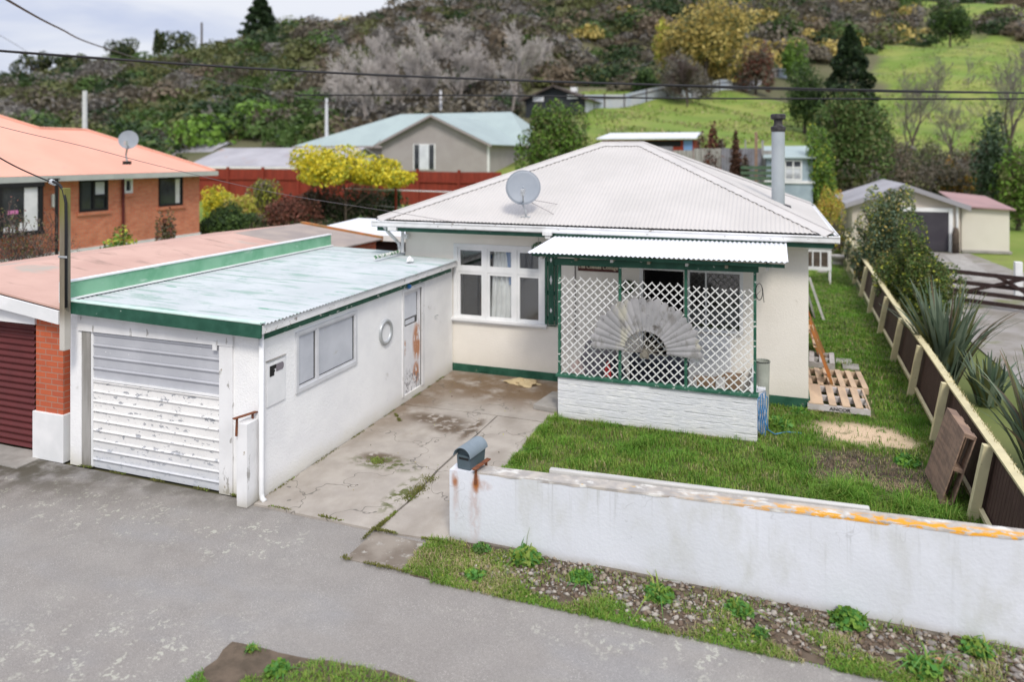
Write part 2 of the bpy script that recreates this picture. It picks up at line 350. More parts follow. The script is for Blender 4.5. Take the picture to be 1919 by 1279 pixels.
M['plank'] = mat('grey_weathered_plank', (.55,.54,.51), (.43,.42,.40), 5, .9, .4, 60, stretch=(.3,2,2))
def asph(nt, col):
    p = wpos(nt)
    col = mixc(nt, ramp(nt, noise(nt, p, .45, 3), .35, .65, 0, .65), col, (.23,.208,.187))
    col = mixc(nt, ramp(nt, noise(nt, wpos(nt, (.5,1.2,1)), .9, 3), .5, .7, 0, .5), col, (.26,.258,.26))
    zone = mth(nt, 'MAXIMUM', mth(nt, 'MAXIMUM', ell(nt, -8.6, 7.0, 2.2, .65, .6), ell(nt, -5.9, 7.0, .9, .5, .6)), mth(nt, 'MAXIMUM', ell(nt, -5.6, 4.9, 1.3, .9, .6), ell(nt, .8, 6.72, 3.4, .34, .6)))
    zone = mth(nt, 'MAXIMUM', zone, .10)
    dn_ = N(nt, 'TexNoise'); dn_.inputs['Scale'].default_value = 14; nt.links.new(p, dn_.inputs['Vector']); dv = N(nt, 'VectorMath', operation='SCALE'); nt.links.new(dn_.outputs['Color'], dv.inputs[0]); dv.inputs['Scale'].default_value = .16; da = N(nt, 'VectorMath', operation='ADD'); nt.links.new(p, da.inputs[0]); nt.links.new(dv.outputs[0], da.inputs[1])
    v = N(nt, 'TexVoronoi'); v.inputs['Scale'].default_value = 15; nt.links.new(da.outputs[0], v.inputs['Vector'])
    sp = mth(nt, 'MULTIPLY', ramp(nt, v.outputs['Distance'], .42, .30), ramp(nt, noise(nt, p, 4.5, 4), .48, .60))
    col = mixc(nt, mth(nt, 'MULTIPLY', mth(nt, 'MULTIPLY', sp, zone), .65), col, (.50,.50,.41))
    v2 = N(nt, 'TexVoronoi'); v2.inputs['Scale'].default_value = 42; nt.links.new(p, v2.inputs['Vector'])
    col = mixc(nt, mth(nt, 'MULTIPLY', ramp(nt, v2.outputs['Distance'], .24, .14), ramp(nt, noise(nt, p, 2.2, 3), .44, .58, 0, .6)), col, (.54,.52,.47))
    g = noise(nt, p, 150, 2)
    col = mixc(nt, ramp(nt, g, .54, .68, 0, .5), col, (.46,.44,.41)); col = mixc(nt, ramp(nt, g, .44, .32, 0, .6), col, (.15,.14,.13))
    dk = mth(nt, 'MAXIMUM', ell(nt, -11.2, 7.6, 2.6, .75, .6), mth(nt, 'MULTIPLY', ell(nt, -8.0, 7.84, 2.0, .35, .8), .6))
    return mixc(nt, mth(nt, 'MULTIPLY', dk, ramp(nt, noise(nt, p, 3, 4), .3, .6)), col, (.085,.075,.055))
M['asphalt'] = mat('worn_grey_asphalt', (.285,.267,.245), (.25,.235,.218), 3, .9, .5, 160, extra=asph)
def concx(nt, col):
    p = wpos(nt)
    col = mixc(nt, ramp(nt, noise(nt, wpos(nt, (1,.6,1)), 1.6, 5), .45, .7, 0, .7), col, (.26,.225,.185))
    br = mth(nt, 'MAXIMUM', ell(nt, -4.9, 13.2, 1.9, .9, .6), mth(nt, 'MULTIPLY', ell(nt, -6.1, 12.3, .4, 1.8, .7), .8))
    col = mixc(nt, mth(nt, 'MULTIPLY', br, ramp(nt, noise(nt, p, 2.3, 5), .25, .55)), col, (.17,.115,.068))
    dp = mth(nt, 'MAXIMUM', mth(nt, 'MAXIMUM', ell(nt, -5.35, 11.2, .55, .22, .5), ell(nt, -5.0, 10.9, .3, .2, .5)), mth(nt, 'MAXIMUM', ell(nt, -4.62, 11.0, .1, .45, .5), ell(nt, -5.45, 9.5, .32, .16, .5)))
    col = mixc(nt, mth(nt, 'MULTIPLY', dp, ramp(nt, noise(nt, p, 7, 5), .36, .5)), col, (.13,.095,.065))
    ms = mth(nt, 'MAXIMUM', ell(nt, -5.3, 9.35, .5, .2, .5), ell(nt, -4.62, 8.6, .14, .5, .5))
    col = mixc(nt, mth(nt, 'MULTIPLY', ms, ramp(nt, noise(nt, p, 8, 5), .45, .56)), col, (.10,.11,.035))
    vv = N(nt, 'TexVoronoi', feature='DISTANCE_TO_EDGE'); vv.inputs['Scale'].default_value = .55
    w = N(nt, 'VectorMath', operation='ADD'); nn = N(nt, 'TexNoise'); nn.inputs['Scale'].default_value = 2.5; nt.links.new(p, nn.inputs['Vector'])
    nt.links.new(p, w.inputs[0]); nt.links.new(nn.outputs['Color'], w.inputs[1]); nt.links.new(w.outputs[0], vv.inputs['Vector'])
    col = mixc(nt, ramp(nt, vv.outputs['Distance'], .006, .002, 0, .7), col, (.10,.09,.075))
    return mixc(nt, ramp(nt, noise(nt, p, 120, 2), .6, .75, 0, .35), col, (.55,.53,.5))
M['conc'] = mat('stained_driveway_concrete', (.41,.37,.322), (.345,.31,.27), 2.5, .9, .4, 90, extra=concx)
M['conc_plain'] = mat('plain_concrete', (.36,.34,.31), (.27,.255,.23), 3, .9, .4, 60)
def lawnx(nt, col):
    p = wpos(nt)
    saw = mth(nt, 'MULTIPLY', mth(nt, 'MAXIMUM', ell(nt, 1.3, 12.95, .70, .48, .45), mth(nt, 'MULTIPLY', ell(nt, 1.85, 12.7, .35, .2, .5), .8)), ramp(nt, noise(nt, p, 4, 6, .7), .34, .46))
    dirt = mth(nt, 'MULTIPLY', ell(nt, 1.25, 11.5, 1.05, .7, .5), ramp(nt, noise(nt, p, 3, 5), .3, .5))
    straw = ramp(nt, noise(nt, p, 6, 6, .7), .42, .66)
    dc = mixc(nt, straw, (.04,.028,.022), (.20,.145,.095))
    col = mixc(nt, dirt, col, dc)
    sc = mixc(nt, ramp(nt, noise(nt, p, 60, 3), .35, .65), (.72,.56,.40), (.50,.36,.23))
    return mixc(nt, saw, col, sc)
M['lawn'] = mat('lawn_ground', (.075,.11,.025), (.13,.125,.05), 2.5, .95, .6, 40, extra=lawnx)
M['soil'] = mat('verge_soil', (.14,.105,.075), (.085,.065,.045), 5, .95, .8, 50)
M['gravelground'] = mat('gravel_drive', (.30,.28,.26), (.22,.20,.17), 1.4, .95, .6, 120, spots=[((.16,.17,.07), .5, .55, .68)])
def terrx(nt, col):
    a = N(nt, 'Attribute'); a.attribute_name = 'meadow'; p = wpos(nt)
    g = mixc(nt, ramp(nt, noise(nt, p, .12, 5), .38, .62), (.135,.205,.030), (.215,.245,.055))
    g = mixc(nt, ramp(nt, noise(nt, wpos(nt, (.4,.4,2)), .6, 5), .5, .68, 0, .7), g, (.085,.13,.025)); g = mixc(nt, ramp(nt, noise(nt, wpos(nt, (1,1,3)), 1.6, 5, .65), .56, .72, 0, .6), g, (.27,.25,.09)); g = mixc(nt, ramp(nt, noise(nt, p, .35, 4), .6, .72, 0, .5), g, (.13,.12,.05))
    return mixc(nt, a.outputs['Fac'], col, g)
M['terrain'] = mat('terrain_cover', (.08,.085,.036), (.12,.11,.06), .08, .95, .0, 5, extra=terrx)
M['rust'] = mat('rusty_steel', (.22,.075,.03), (.12,.05,.03), 30, .9, .4, 90)
M['steel'] = mat('galvanised_steel', (.50,.52,.53), (.42,.44,.45), 3, .4, .1, 40, metal=.4)
M['flue'] = mat('grey_flue_steel', (.40,.44,.46), (.35,.39,.41), 2, .45, metal=.15)
M['soot'] = mat('sooty_black_steel', (.03,.028,.03), (.07,.065,.065), 12, .6, metal=.2)
M['dish'] = mat('grey_dish_paint', (.30,.33,.37), (.27,.30,.34), 3, .5)
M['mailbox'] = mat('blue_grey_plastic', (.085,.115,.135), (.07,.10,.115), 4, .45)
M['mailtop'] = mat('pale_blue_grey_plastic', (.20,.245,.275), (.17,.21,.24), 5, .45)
M['pallet'] = mat('pale_pallet_timber', (.60,.44,.30), (.45,.33,.235), 5, .9, .3, 70, stretch=(1,.3,1), spots=[((.3,.22,.16), 20, .66, .72)])
M['pallet_grey'] = mat('grey_pallet_timber', (.46,.43,.41), (.36,.33,.31), 5, .9, .3, 70)
M['pallet_brown'] = mat('aged_brown_pallet_timber', (.30,.20,.14), (.20,.135,.10), 7, .9, .4, 70, stretch=(.4,.4,2.5))
M['orange_wood'] = mat('orange_stained_timber', (.42,.15,.04), (.25,.14,.05), 4, .7, .3, 50)
M['fence_y'] = mat('pale_yellow_fence_paint', (.62,.55,.33), (.54,.48,.29), 4, .7, .3, 60, spots=[((.25,.2,.12), 12, .68, .72)])
M['fence_b'] = mat('dark_brown_palings', (.045,.022,.018), (.065,.035,.028), 5, .7, .3, 60, stretch=(6,6,.4), spots=[((.25,.24,.25), 7, .72, .78, (6,6,.3))])
M['hose'] = mat('blue_hose', (.045,.20,.46), (.07,.26,.5), 9, .4)
M['cloth'] = mat('cream_cloth', (.55,.44,.26), (.42,.33,.19), 9, .95, .6, 30)
M['sign'] = mat('dark_red_sign', (.10,.025,.018), (.07,.018,.014), 9, .5)
M['cream'] = mat('cream_lettering', (.75,.66,.5))
M['wire'] = mat('black_cable', (.02,.02,.022), rough=.6)
M['wiregrey'] = mat('weathered_grey_cable', (.16,.14,.15), rough=.7)
M['brick'] = brickmat('orange_red_brick', (.60,.165,.08), (.68,.24,.125), (.42,.27,.2))
M['brickp'] = brickmat('pillar_brick', (.50,.11,.04), (.42,.09,.04), (.36,.2,.14))
M['salmon'] = mat('salmon_roof', (.76,.385,.285), (.69,.34,.25), .35, .7, spots=[((.6,.33,.27), 5, .6, .75, (1,.3,1))])
M['pink'] = mat('faded_pink_roof', (.56,.365,.30), (.49,.31,.255), .9, .8, .2, 20, spots=[((.30,.2,.16), 2.2, .55, .72, (.4,2,1)), ((.40,.35,.30), .5, .6, .7, (1,1,1))])
M['oldroof'] = mat('weathered_brown_roof', (.36,.30,.26), (.28,.24,.22), 1.2, .85, .2, 20)
M['gutter_grey'] = mat('grey_cream_gutter', (.48,.50,.46), (.42,.44,.41), 2, .6)
M['maroon'] = mat('maroon_roller_door', (.115,.022,.022), (.10,.02,.02), 3, .5)
M['redfence'] = mat('rust_red_fence', (.235,.036,.020), (.18,.028,.016), 2, .8, .2, 30, stretch=(3,3,.5))
M['grey_wall'] = mat('warm_grey_weatherboard', (.36,.33,.32), (.33,.30,.29), 1, .8)
M['green_roof'] = mat('pale_green_iron_roof', (.33,.40,.39), (.30,.365,.36), .6, .5)
M['barge'] = mat('taupe_barge_board', (.30,.26,.25), rough=.7)
M['grey_roof'] = mat('grey_iron_roof', (.37,.36,.38), (.30,.29,.31), .5, .6, spots=[((.35,.24,.2), .9, .6, .75)])
M['blackw'] = mat('black_weatherboard', (.022,.026,.03), (.03,.034,.038), 2, .7)
M['bronze_roof'] = mat('dark_brown_roof', (.06,.045,.04), (.09,.07,.06), 2, .7)
M['bluegrey'] = mat('blue_grey_fence', (.36,.41,.50), (.46,.47,.49), .4, .7)
M['beige'] = mat('beige_cladding', (.56,.50,.43), (.52,.46,.40), 1, .8)
M['darkdoor'] = mat('charcoal_garage_door', (.055,.05,.06), (.045,.04,.05), 2, .5)
M['pinkroof2'] = mat('faded_red_roof', (.36,.22,.21), (.30,.19,.185), 1, .7)
M['gate'] = mat('dark_brown_gate', (.05,.03,.026), (.035,.02,.018), 4, .7)
M['rustiron'] = mat('old_corrugated_iron', (.24,.24,.27), (.17,.165,.18), 1.5, .6, spots=[((.22,.09,.06), 2, .58, .68)])
M['navy'] = mat('navy_fabric', (.02,.025,.04), (.03,.035,.05), 6, .9, .3, 30)
M['greyfab'] = mat('grey_fabric', (.16,.15,.17), (.1,.1,.11), 6, .9, .3, 30)
M['red'] = mat('red_plastic', (.4,.03,.03)); M['card'] = mat('brown_cardboard', (.33,.22,.14), (.27,.18,.11), 5, .9)
M['concpole'] = mat('pale_concrete_pole', (.62,.62,.64), (.55,.55,.57), 2, .8)
M['bark'] = mat('brown_bark', (.11,.085,.065), (.07,.055,.045), 8, .95, .5, 30)
M['barkpale'] = mat('pale_bark', (.34,.30,.27), (.26,.23,.21), 5, .95)
M['twig'] = mat('grey_twigs', (.24,.21,.195), (.17,.145,.135), 3, .95)
M['twigdark'] = mat('dark_twigs', (.10,.075,.07), (.14,.105,.09), 3, .95)
M['polewood'] = mat('mossy_pole_timber', (.17,.145,.105), (.24,.21,.155), 6, .95, .5, 50, stretch=(1,1,.2), extra=lambda nt, c: mixc(nt, mth(nt, 'MULTIPLY', ramp(nt, ax(nt, 2), 3.3, 3.8), .7), mixc(nt, ramp(nt, ax(nt, 2), 2.35, 2.0), c, (.52,.5,.45)), (.17,.17,.02)))
for nm, a, b in (('gdark', (.028,.055,.020), (.06,.10,.038)), ('gmid', (.07,.13,.032), (.13,.20,.058)), ('golive', (.115,.13,.045), (.175,.185,.07)), ('gbrown', (.135,.115,.082), (.20,.175,.13)),
                 ('ggrey', (.19,.178,.16), (.28,.26,.235)), ('gbright', (.13,.25,.035), (.22,.36,.06)), ('gyellow', (.62,.52,.03), (.80,.68,.06)), ('ggold', (.47,.36,.10), (.62,.50,.17)), ('gyelgreen', (.33,.38,.05), (.55,.55,.08)),
                 ('gmaroon', (.17,.06,.042), (.27,.11,.08)), ('gbrownred', (.075,.038,.026), (.13,.065,.042)), ('gorange', (.48,.27,.04), (.60,.38,.08)), ('gflax', (.12,.17,.115), (.22,.27,.19)), ('gteal', (.09,.14,.085), (.15,.21,.13)), ('grusset', (.16,.125,.085), (.23,.18,.125)),
                 ('grass', (.105,.25,.028), (.20,.37,.05)), ('grass2', (.18,.29,.04), (.30,.36,.085)), ('straw', (.40,.33,.17), (.50,.42,.25)), ('weed', (.075,.22,.04), (.14,.31,.075)), ('moss', (.13,.14,.03), (.20,.19,.055)), ('gconif', (.012,.026,.012), (.035,.055,.022))):
    M[nm] = leafmat(nm, a, b)
# ---------------------------------------------------------------- ground
def axis(lo, hi, near, step, grow):
    a = [0.0]; s = step
    while a[-1] < hi: a.append(a[-1]+s); s *= grow if a[-1] > near else 1
    b = [0.0]; s = step
    while b[-1] > lo: b.append(b[-1]-s); s *= grow if -b[-1] > near else 1
    return np.array(sorted(set(a+b)))
L = axis(-900, 900, 60, 2.0, 1.05); Dp = axis(-60, 900, 100, 2.0, 1.035)
LL, DD = np.meshgrid(L, Dp); Z = terr(LL, DD); Z[DD < 19] = 0
X = cy_*LL-sy_*DD; Y = sy_*LL+cy_*DD; nl = len(L); nd = len(Dp)
V = np.stack([X.ravel(), Y.ravel(), Z.ravel()-.03], 1)
ii, jj = np.meshgrid(np.arange(nl-1), np.arange(nd-1)); q = (jj*nl+ii).ravel()
F = np.stack([q, q+1, q+nl+1, q+nl], 1)
go = npmesh('ground', V, F, M['terrain'], smooth=True, kind='structure')
def meadow(lat, d):
    u = CX+FPX*lat/np.maximum(d, 8); w = 12*np.sin(lat*.21+d*.13)+6*np.sin(d*.5)
    a = (u > 1080) & (u < 1660) & (d > 36) & (d < 104+w*.4+(u-1100)*.01)
    b = (u > 1655-(d-90)*.15+w) & (d > 62) & (d < 175+w) ; b2 = (u > 1740+w*2) & (d > 170) & (d < 290) & (np.sin(lat*.11+d*.05) > -.55)
    c = (u > 250) & (u < 500) & (d > 268) & (d < 330); e = ((d < 62) & (d > 18)) | ((d <= 18) & (cy_*lat-sy_*d > 2.4) & (sy_*lat+cy_*d > 8.5))
    return (a | b | b2 | c | e)
at = go.data.attributes.new('meadow', 'FLOAT', 'POINT'); at.data.foreach_set('value', (meadow(LL, DD)*np.where(DD < 24, .45, 1.0)).ravel().astype(np.float32))
def sheet(name, pts, z, m, th_=0.0, **k):
    mb = MB()
    if th_: mb.prism([(p[0], p[1], z-th_) for p in pts], (0, 0, th_))
    else: mb.quad(*[(p[0], p[1], z) for p in pts])
    return mb.build(name, m, kind='structure', **k)
def rough_edge(pts, amp, step=.12, seed=1):
    r = random.Random(seed); out = []
    for i, p in enumerate(pts):
        q = pts[(i+1) % len(pts)]; p, q = Vector(p), Vector(q); n = max(1, int((q-p).length/step)); nn = Vector((-(q-p).y, (q-p).x)).normalized()
        for k in range(n): out.append(p.lerp(q, k/n)+nn*(r.uniform(-amp, amp) if k else 0))
    return [(v.x, v.y) for v in out]
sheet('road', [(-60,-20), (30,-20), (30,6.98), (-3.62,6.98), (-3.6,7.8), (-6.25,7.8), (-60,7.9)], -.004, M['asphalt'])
sheet('lawn', [(-3.52,8.0), (2.6,8.0), (2.75,20), (3.2,37), (-1,37), (-1,21.6), (-3.52,21.6)], .0, M['lawn'])
sheet('verge', [(-3.66,6.98), (9,6.98), (9,7.85), (-3.75,7.85)], -.0, M['soil'])
M['conc_dirty'] = mat('dirty_apron_concrete', (.27,.235,.195), (.17,.14,.11), 2.2, .9, .5, 60, spots=[((.36,.34,.3), 8, .56, .68)])
def slab(pts, z=.02, name='driveway', seed=1, m='conc', amp=.006): return sheet(name, rough_edge(pts, amp, .2, seed), z, M[m], .05)
slab([(-6.27,7.7), (-4.49,7.66), (-4.45,8.4), (-4.5,9.4), (-4.47,11.7), (-6.27,11.66)], .022, seed=2)
slab([(-4.455,7.66), (-3.56,7.72), (-3.55,9.6), (-3.50,11.68), (-4.45,11.7), (-4.47,9.4), (-4.42,8.4)], .016, seed=3)
slab([(-6.27,11.69), (-4.47,11.73), (-3.50,11.71), (-3.47,13.95), (-6.27,13.95)], .019, seed=4)
slab([(-4.49,7.02), (-3.70,7.02), (-3.76,7.62), (-4.47,7.64)], .004, 'path_apron', seed=5, m='conc_dirty')
slab([(-13.3,7.55), (-10.2,7.45), (-10.2,7.98), (-13.3,7.98)], .012, 'garage_threshold', seed=6, m='conc_plain')
sheet('grass_verge', rough_edge([(-4.70,5.47), (-4.66,5.0), (-4.75,3.0), (6,3.0), (6,4.9), (-2.75,5.60), (-3.4,5.60), (-4.1,5.50)], .02, .1, 8), .006, M['soil'])
sheet('neighbour_drive', [(4.6,14), (14,13), (13,27), (8.8,33), (8.4,38.3), (5,38.3), (4.4,24)], .004, M['gravelground'])
a, b2, c, d = G(1770,480), G(1800,476), G(1872,527), G(1825,527)
sheet('garden_path', [(a.x,a.y), (b2.x,b2.y), (c.x,c.y), (d.x,d.y)], .02, M['conc_plain'], .03)
# ---------------------------------------------------------------- grass blades
def val2(x, y, s, seed=0):
    return .5+.25*(np.sin(x*s*1.3+seed+1.7*np.sin(y*s*.9+seed))+np.sin(y*s*1.7+seed*2+1.3*np.sin(x*s*1.1)))
def blades(name, pts, L, w, mats, wts, lean=.55, z=0.0, parent=None, **tg):
    P = np.asarray(pts, float); n = len(P); a = NR.uniform(0, 2*pi, n); h = L*NR.uniform(.5, 1.3, n)*(.6+.95*val2(P[:,0], P[:,1], 6.1, 4)**1.5)
    P3 = np.zeros((n, 3)); P3[:, :2] = P[:, :2]; P3[:, 2] = (P[:, 2] if P.shape[1] > 2 else z)
    dr = np.stack([np.cos(a), np.sin(a), np.zeros(n)], 1); sd = np.stack([-np.sin(a), np.cos(a), np.zeros(n)], 1)
    le = NR.uniform(.1, lean*1.6, n)[:, None]; W = (w*NR.uniform(.7, 1.3, n))[:, None]; h = h[:, None]; up = np.array([[0, 0, 1.]])
    m1 = P3+up*h*.6+dr*h*le*.35; t = P3+up*h*(1-le*.35)+dr*h*le
    V = np.stack([P3-sd*W, P3+sd*W, m1+sd*W*.8, m1-sd*W*.8, t], 1).reshape(-1, 3)
    b = np.arange(n)*5
    F = np.concatenate([np.stack([b, b+1, b+2], 1), np.stack([b, b+2, b+3], 1), np.stack([b+3, b+2, b+4], 1)])
    cw = np.cumsum(wts); pv = .5*val2(P[:,0], P[:,1], 1.7, 2)+.5*val2(P[:,0], P[:,1], 5.3, 9); k = np.clip(np.searchsorted(cw, np.clip(NR.random(n)*.55+(pv-.2)*.75, 0, .999)), 0, len(mats)-1); return npmesh(name, V, F, mats, mi=np.concatenate([k, k, k]), parent=parent, **tg)
def val2(x, y, s, seed=0):
    return .5+.25*(np.sin(x*s*1.3+seed+1.7*np.sin(y*s*.9+seed))+np.sin(y*s*1.7+seed*2+1.3*np.sin(x*s*1.1)))
def scatter(n, x0, x1, y0, y1, keep):
    x = NR.uniform(x0, x1, n); y = NR.uniform(y0, y1, n); k = keep(x, y); return np.stack([x[k], y[k]], 1)
def el(x, y, cx, cy, rx, ry): return ((x-cx)/rx)**2+((y-cy)/ry)**2
def lawnkeep(x, y):
    r = NR.random(len(x)); e1 = (val2(x, y, 9, 1)-.5)*1.1+np.minimum(el(x, y, 1.3, 12.95, .74, .48), el(x, y, 1.85, 12.7, .4, .22)); e2 = el(x, y, 1.25, 11.5, 1.0, .66)
    return (r < np.clip(e1-.6, .03, 1)) & (r < np.clip(e2-.55+(val2(x, y, 7, 6)-.5)*.9, .06, 1)) & (r < .55+.6*val2(x, y, 2.2)) & ~((x > -3.48) & (x < -.22) & (y > 12.0)) & ~((x < .6) & (y > 13.9)) & ~((x > .6) & (x < 1.65) & (y > 13.8) & (y < 16.1))
gm = [M['grass'], M['grass2'], M['straw'], M['gmid']]
p1 = scatter(115000, -3.54, 2.5, 8.02, 14.2, lawnkeep); p1 = np.concatenate([p1, scatter(5000, -3.62, -3.45, 9.2, 11.9, lambda x, y: NR.random(len(x)) < .9)])
blades('lawn_grass', p1, .075, .0045, gm, [.50,.32,.07,.11], kind='stuff')
p2 = scatter(60000, .6, 2.6, 14.2, 36, lambda x, y: lawnkeep(x, y) & (NR.random(len(x)) < np.clip(17/y, 0, 1)))
blades('dead_grass', scatter(5200, .2, 2.3, 10.8, 12.25, lambda x, y: el(x, y, 1.25, 11.5, 1.0, .68)+(val2(x, y, 8, 3)-.5)*.8 < .9), .05, .0035, [M['straw'], M['gbrown'], M['grusset']], [.4,.35,.25], kind='stuff', lean=1.25)
blades('side_lawn_grass', p2, .075, .008, gm, [.52,.20,.03,.25], kind='stuff')
p3 = np.concatenate([scatter(9000, -3.78, -2.6, 7.0, 7.72, lambda x, y: NR.random(len(x)) < np.clip(1.15-(x+3.5)*1.0, 0, 1)*(.5+.5*(val2(x, y, 5) > .4))),
                     scatter(60000, -3.4, 3.6, 6.93, 7.78, lambda x, y: (NR.random(len(x)) < np.clip(1.2-(y-6.93)*1.9, .12, 1)) & (val2(x, y, 4.5, 3)+.3*(y < 7.12)+.25*NR.random(len(x)) > .60))])
blades('kerb_grass', p3, .055, .004, gm, [.34,.34,.25,.07], kind='stuff', lean=.9)
def vk(x, y):
    yy = 5.52-.0*(x); e = np.where(x < -3.4, 5.62+(x+3.4)*.13, 5.62-(x+3.4)*.06)
    r = NR.random(len(x)); return (y < e-.03) & (r < np.clip(.25+(e-y)*1.6, 0, 1)) & ~((x < -4.25) & (val2(x, y, 5, 2) < .70)) & (val2(x, y, 3.5, 5) > .22)
blades('verge_grass', scatter(60000, -4.7, 1.6, 4.4, 5.7, vk), .055, .0038, gm, [.42,.36,.14,.08], kind='stuff', lean=.8)
mp = []
for x0, y0, x1, y1, n in ((-6.25,8.0,-6.25,13.6,900), (-4.47,7.7,-4.45,8.3,900), (-4.47,8.3,-4.47,9.5,1500), (-5.2,9.3,-5.5,9.4,1400), (-5.9,10.9,-6.15,11.2,400), (-4.5,7.66,-3.6,7.68,600), (-4.5,7.0,-3.7,7.0,400), (-9.5,7.8,-6.3,7.8,1200), (-4.5,7.0,-4.5,7.65,250), (-6.2,7.72,-4.6,7.7,500)):
    t = NR.random(n); s = .012 if n < 1300 else .05; g_ = val2(x0+(x1-x0)*t, y0+(y1-y0)*t, 7) > .45
    mp.append(np.stack([x0+(x1-x0)*t+NR.normal(0, s, n), y0+(y1-y0)*t+NR.normal(0, s, n)], 1)[g_])
blades('moss', np.concatenate(mp), .022, .006, [M['moss'], M['grass2']], [.75,.25], kind='stuff', z=.02, lean=1.0)
# gravel stones along the foot of the wall
def stones(name, pts, size, mats, **tg):
    base = np.array([(1,0,0),(-1,0,0),(0,1,0),(0,-1,0),(0,0,1),(0,0,-1),(.6,.6,.55),(-.6,.6,.55),(-.6,-.6,.55),(.6,-.6,.55)], float)
    fs = np.array([(4,9,6),(4,6,7),(4,7,8),(4,8,9),(0,6,9),(0,2,6),(2,7,6),(2,1,7),(1,8,7),(1,3,8),(3,9,8),(3,0,9),(0,5,2),(2,5,1),(1,5,3),(3,5,0)])
    n = len(pts); sc = size[:, None, None]*NR.uniform(.45, 1.2, (n, 1, 3)); B = base[None]*(1+NR.uniform(-.42, .42, (n, len(base), 3)))*sc; B[:, :, 2] *= .65
    a = NR.uniform(0, 2*pi, n); R = np.zeros((n, 3, 3)); R[:, 0, 0] = np.cos(a); R[:, 0, 1] = -np.sin(a); R[:, 1, 0] = np.sin(a); R[:, 1, 1] = np.cos(a); R[:, 2, 2] = 1
    B = np.einsum('nij,nkj->nki', R, B)+np.concatenate([pts, size[:, None]*.25], 1)[:, None, :]
    F = (fs[None]+(np.arange(n)*len(base))[:, None, None]).reshape(-1, 3); k = np.repeat(NR.choice(len(mats), n), len(fs))
    return npmesh(name, B.reshape(-1, 3), F, mats, mi=k, **tg)
sm = [mat('stone_tan', (.30,.25,.19), (.22,.18,.14), 20, .9), mat('stone_grey', (.26,.235,.21), (.19,.17,.155), 20, .9), mat('stone_brown', (.17,.12,.085), (.13,.095,.07), 20, .9), mat('stone_pale', (.42,.38,.33), (.33,.3,.26), 20, .9)]
sp = scatter(5200, -3.2, 4.2, 7.05, 7.80, lambda x, y: (NR.random(len(x)) < np.clip((x+3.3)*1.4, .15, 1)) & (NR.random(len(x)) < np.clip((y-6.98)*3.2, .1, 1)))
stones('gravel_stones', sp, (.010+.034*NR.random(len(sp))**2.0), sm+[sm[2]], kind='stuff')

lp = scatter(1500, -3.6, 4.0, 6.98, 7.78, lambda x, y: NR.random(len(x)) < .35+.6*val2(x, y, 3, 8)); lp = np.concatenate([lp, scatter(60, -6.2, -3.6, 8, 13.8, lambda x, y: x > -9), scatter(60, -4.6, 1, 4.6, 5.6, lambda x, y: x > -9)])
V, F = leaves(np.concatenate([lp, NR.uniform(.026, .045, (len(lp), 1))], 1), .016, np.tile([[0., 0., 1.]], (len(lp), 1)), .45, .5)
npmesh('leaf_litter', V, F, [M['gbrown'], M['straw'], M['gbrownred'], M['gyelgreen']], mi=NR.choice(4, len(F), p=[.45,.25,.2,.1]), kind='stuff')
# ================================================================ THE COTTAGE
Z3 = (0, 0, 1)
cot = thing('cottage', 'cream stucco cottage with off-white corrugated hip roof and trellised front porch', 'house', (-3.4, 13.9, 0))
WX0, WX1, WY0, WY1, WZ = -7.39, .58, 13.9, 21.1, 2.95
mb = MB()
winA = (-6.17, -4.36, 1.13, 2.58); dorA = (-2.33, -1.58, .14, 2.32); winB = (-1.52, -.58, 1.29, 2.32)
mb.wall(lambda u, z, w: (u, WY0+w, z), WX0, WX1, .0, WZ, [winA, dorA, winB], .14)
mb.wall(lambda u, z, w: (WX1-w, u, z), WY0+.14, WY1, .0, WZ, [], .14); mb.wall(lambda u, z, w: (WX0+w, u, z), WY0+.14, WY1, 0, WZ, [], .14)
mb.wall(lambda u, z, w: (u, WY1-w, z), WX0+.14, WX1-.14, .0, WZ, [], .14); mb.box(WX0+.14, WX1-.14, WY0+.14, WY1-.14, 2.6, 2.65)
mb.box(WX0+.14, WX1-.14, WY0+.14, WY1-.14, .1, .14)
mb.build('wall', M['stucco'], cot)
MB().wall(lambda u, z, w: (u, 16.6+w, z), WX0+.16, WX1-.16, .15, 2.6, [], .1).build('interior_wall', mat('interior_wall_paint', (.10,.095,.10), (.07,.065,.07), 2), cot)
MB().box(-6.28, -3.48, 13.872, 13.899, 0, .17).build('plinth', M['plinth'], cot); MB().box(-.2, .6, 13.872, 13.899, 0, .19).box(.581, .608, 13.90, 21.1, 0, .19).build('plinth', M['plinth'], cot)
v = MB(); v.box(-5.68, -5.48, 13.855, 13.871, .06, .15)
for k in range(5): v.box(-5.66+k*.037, -5.645+k*.037, 13.845, 13.855, .07, .14)
v.build('air_vent', M['green'], cot)
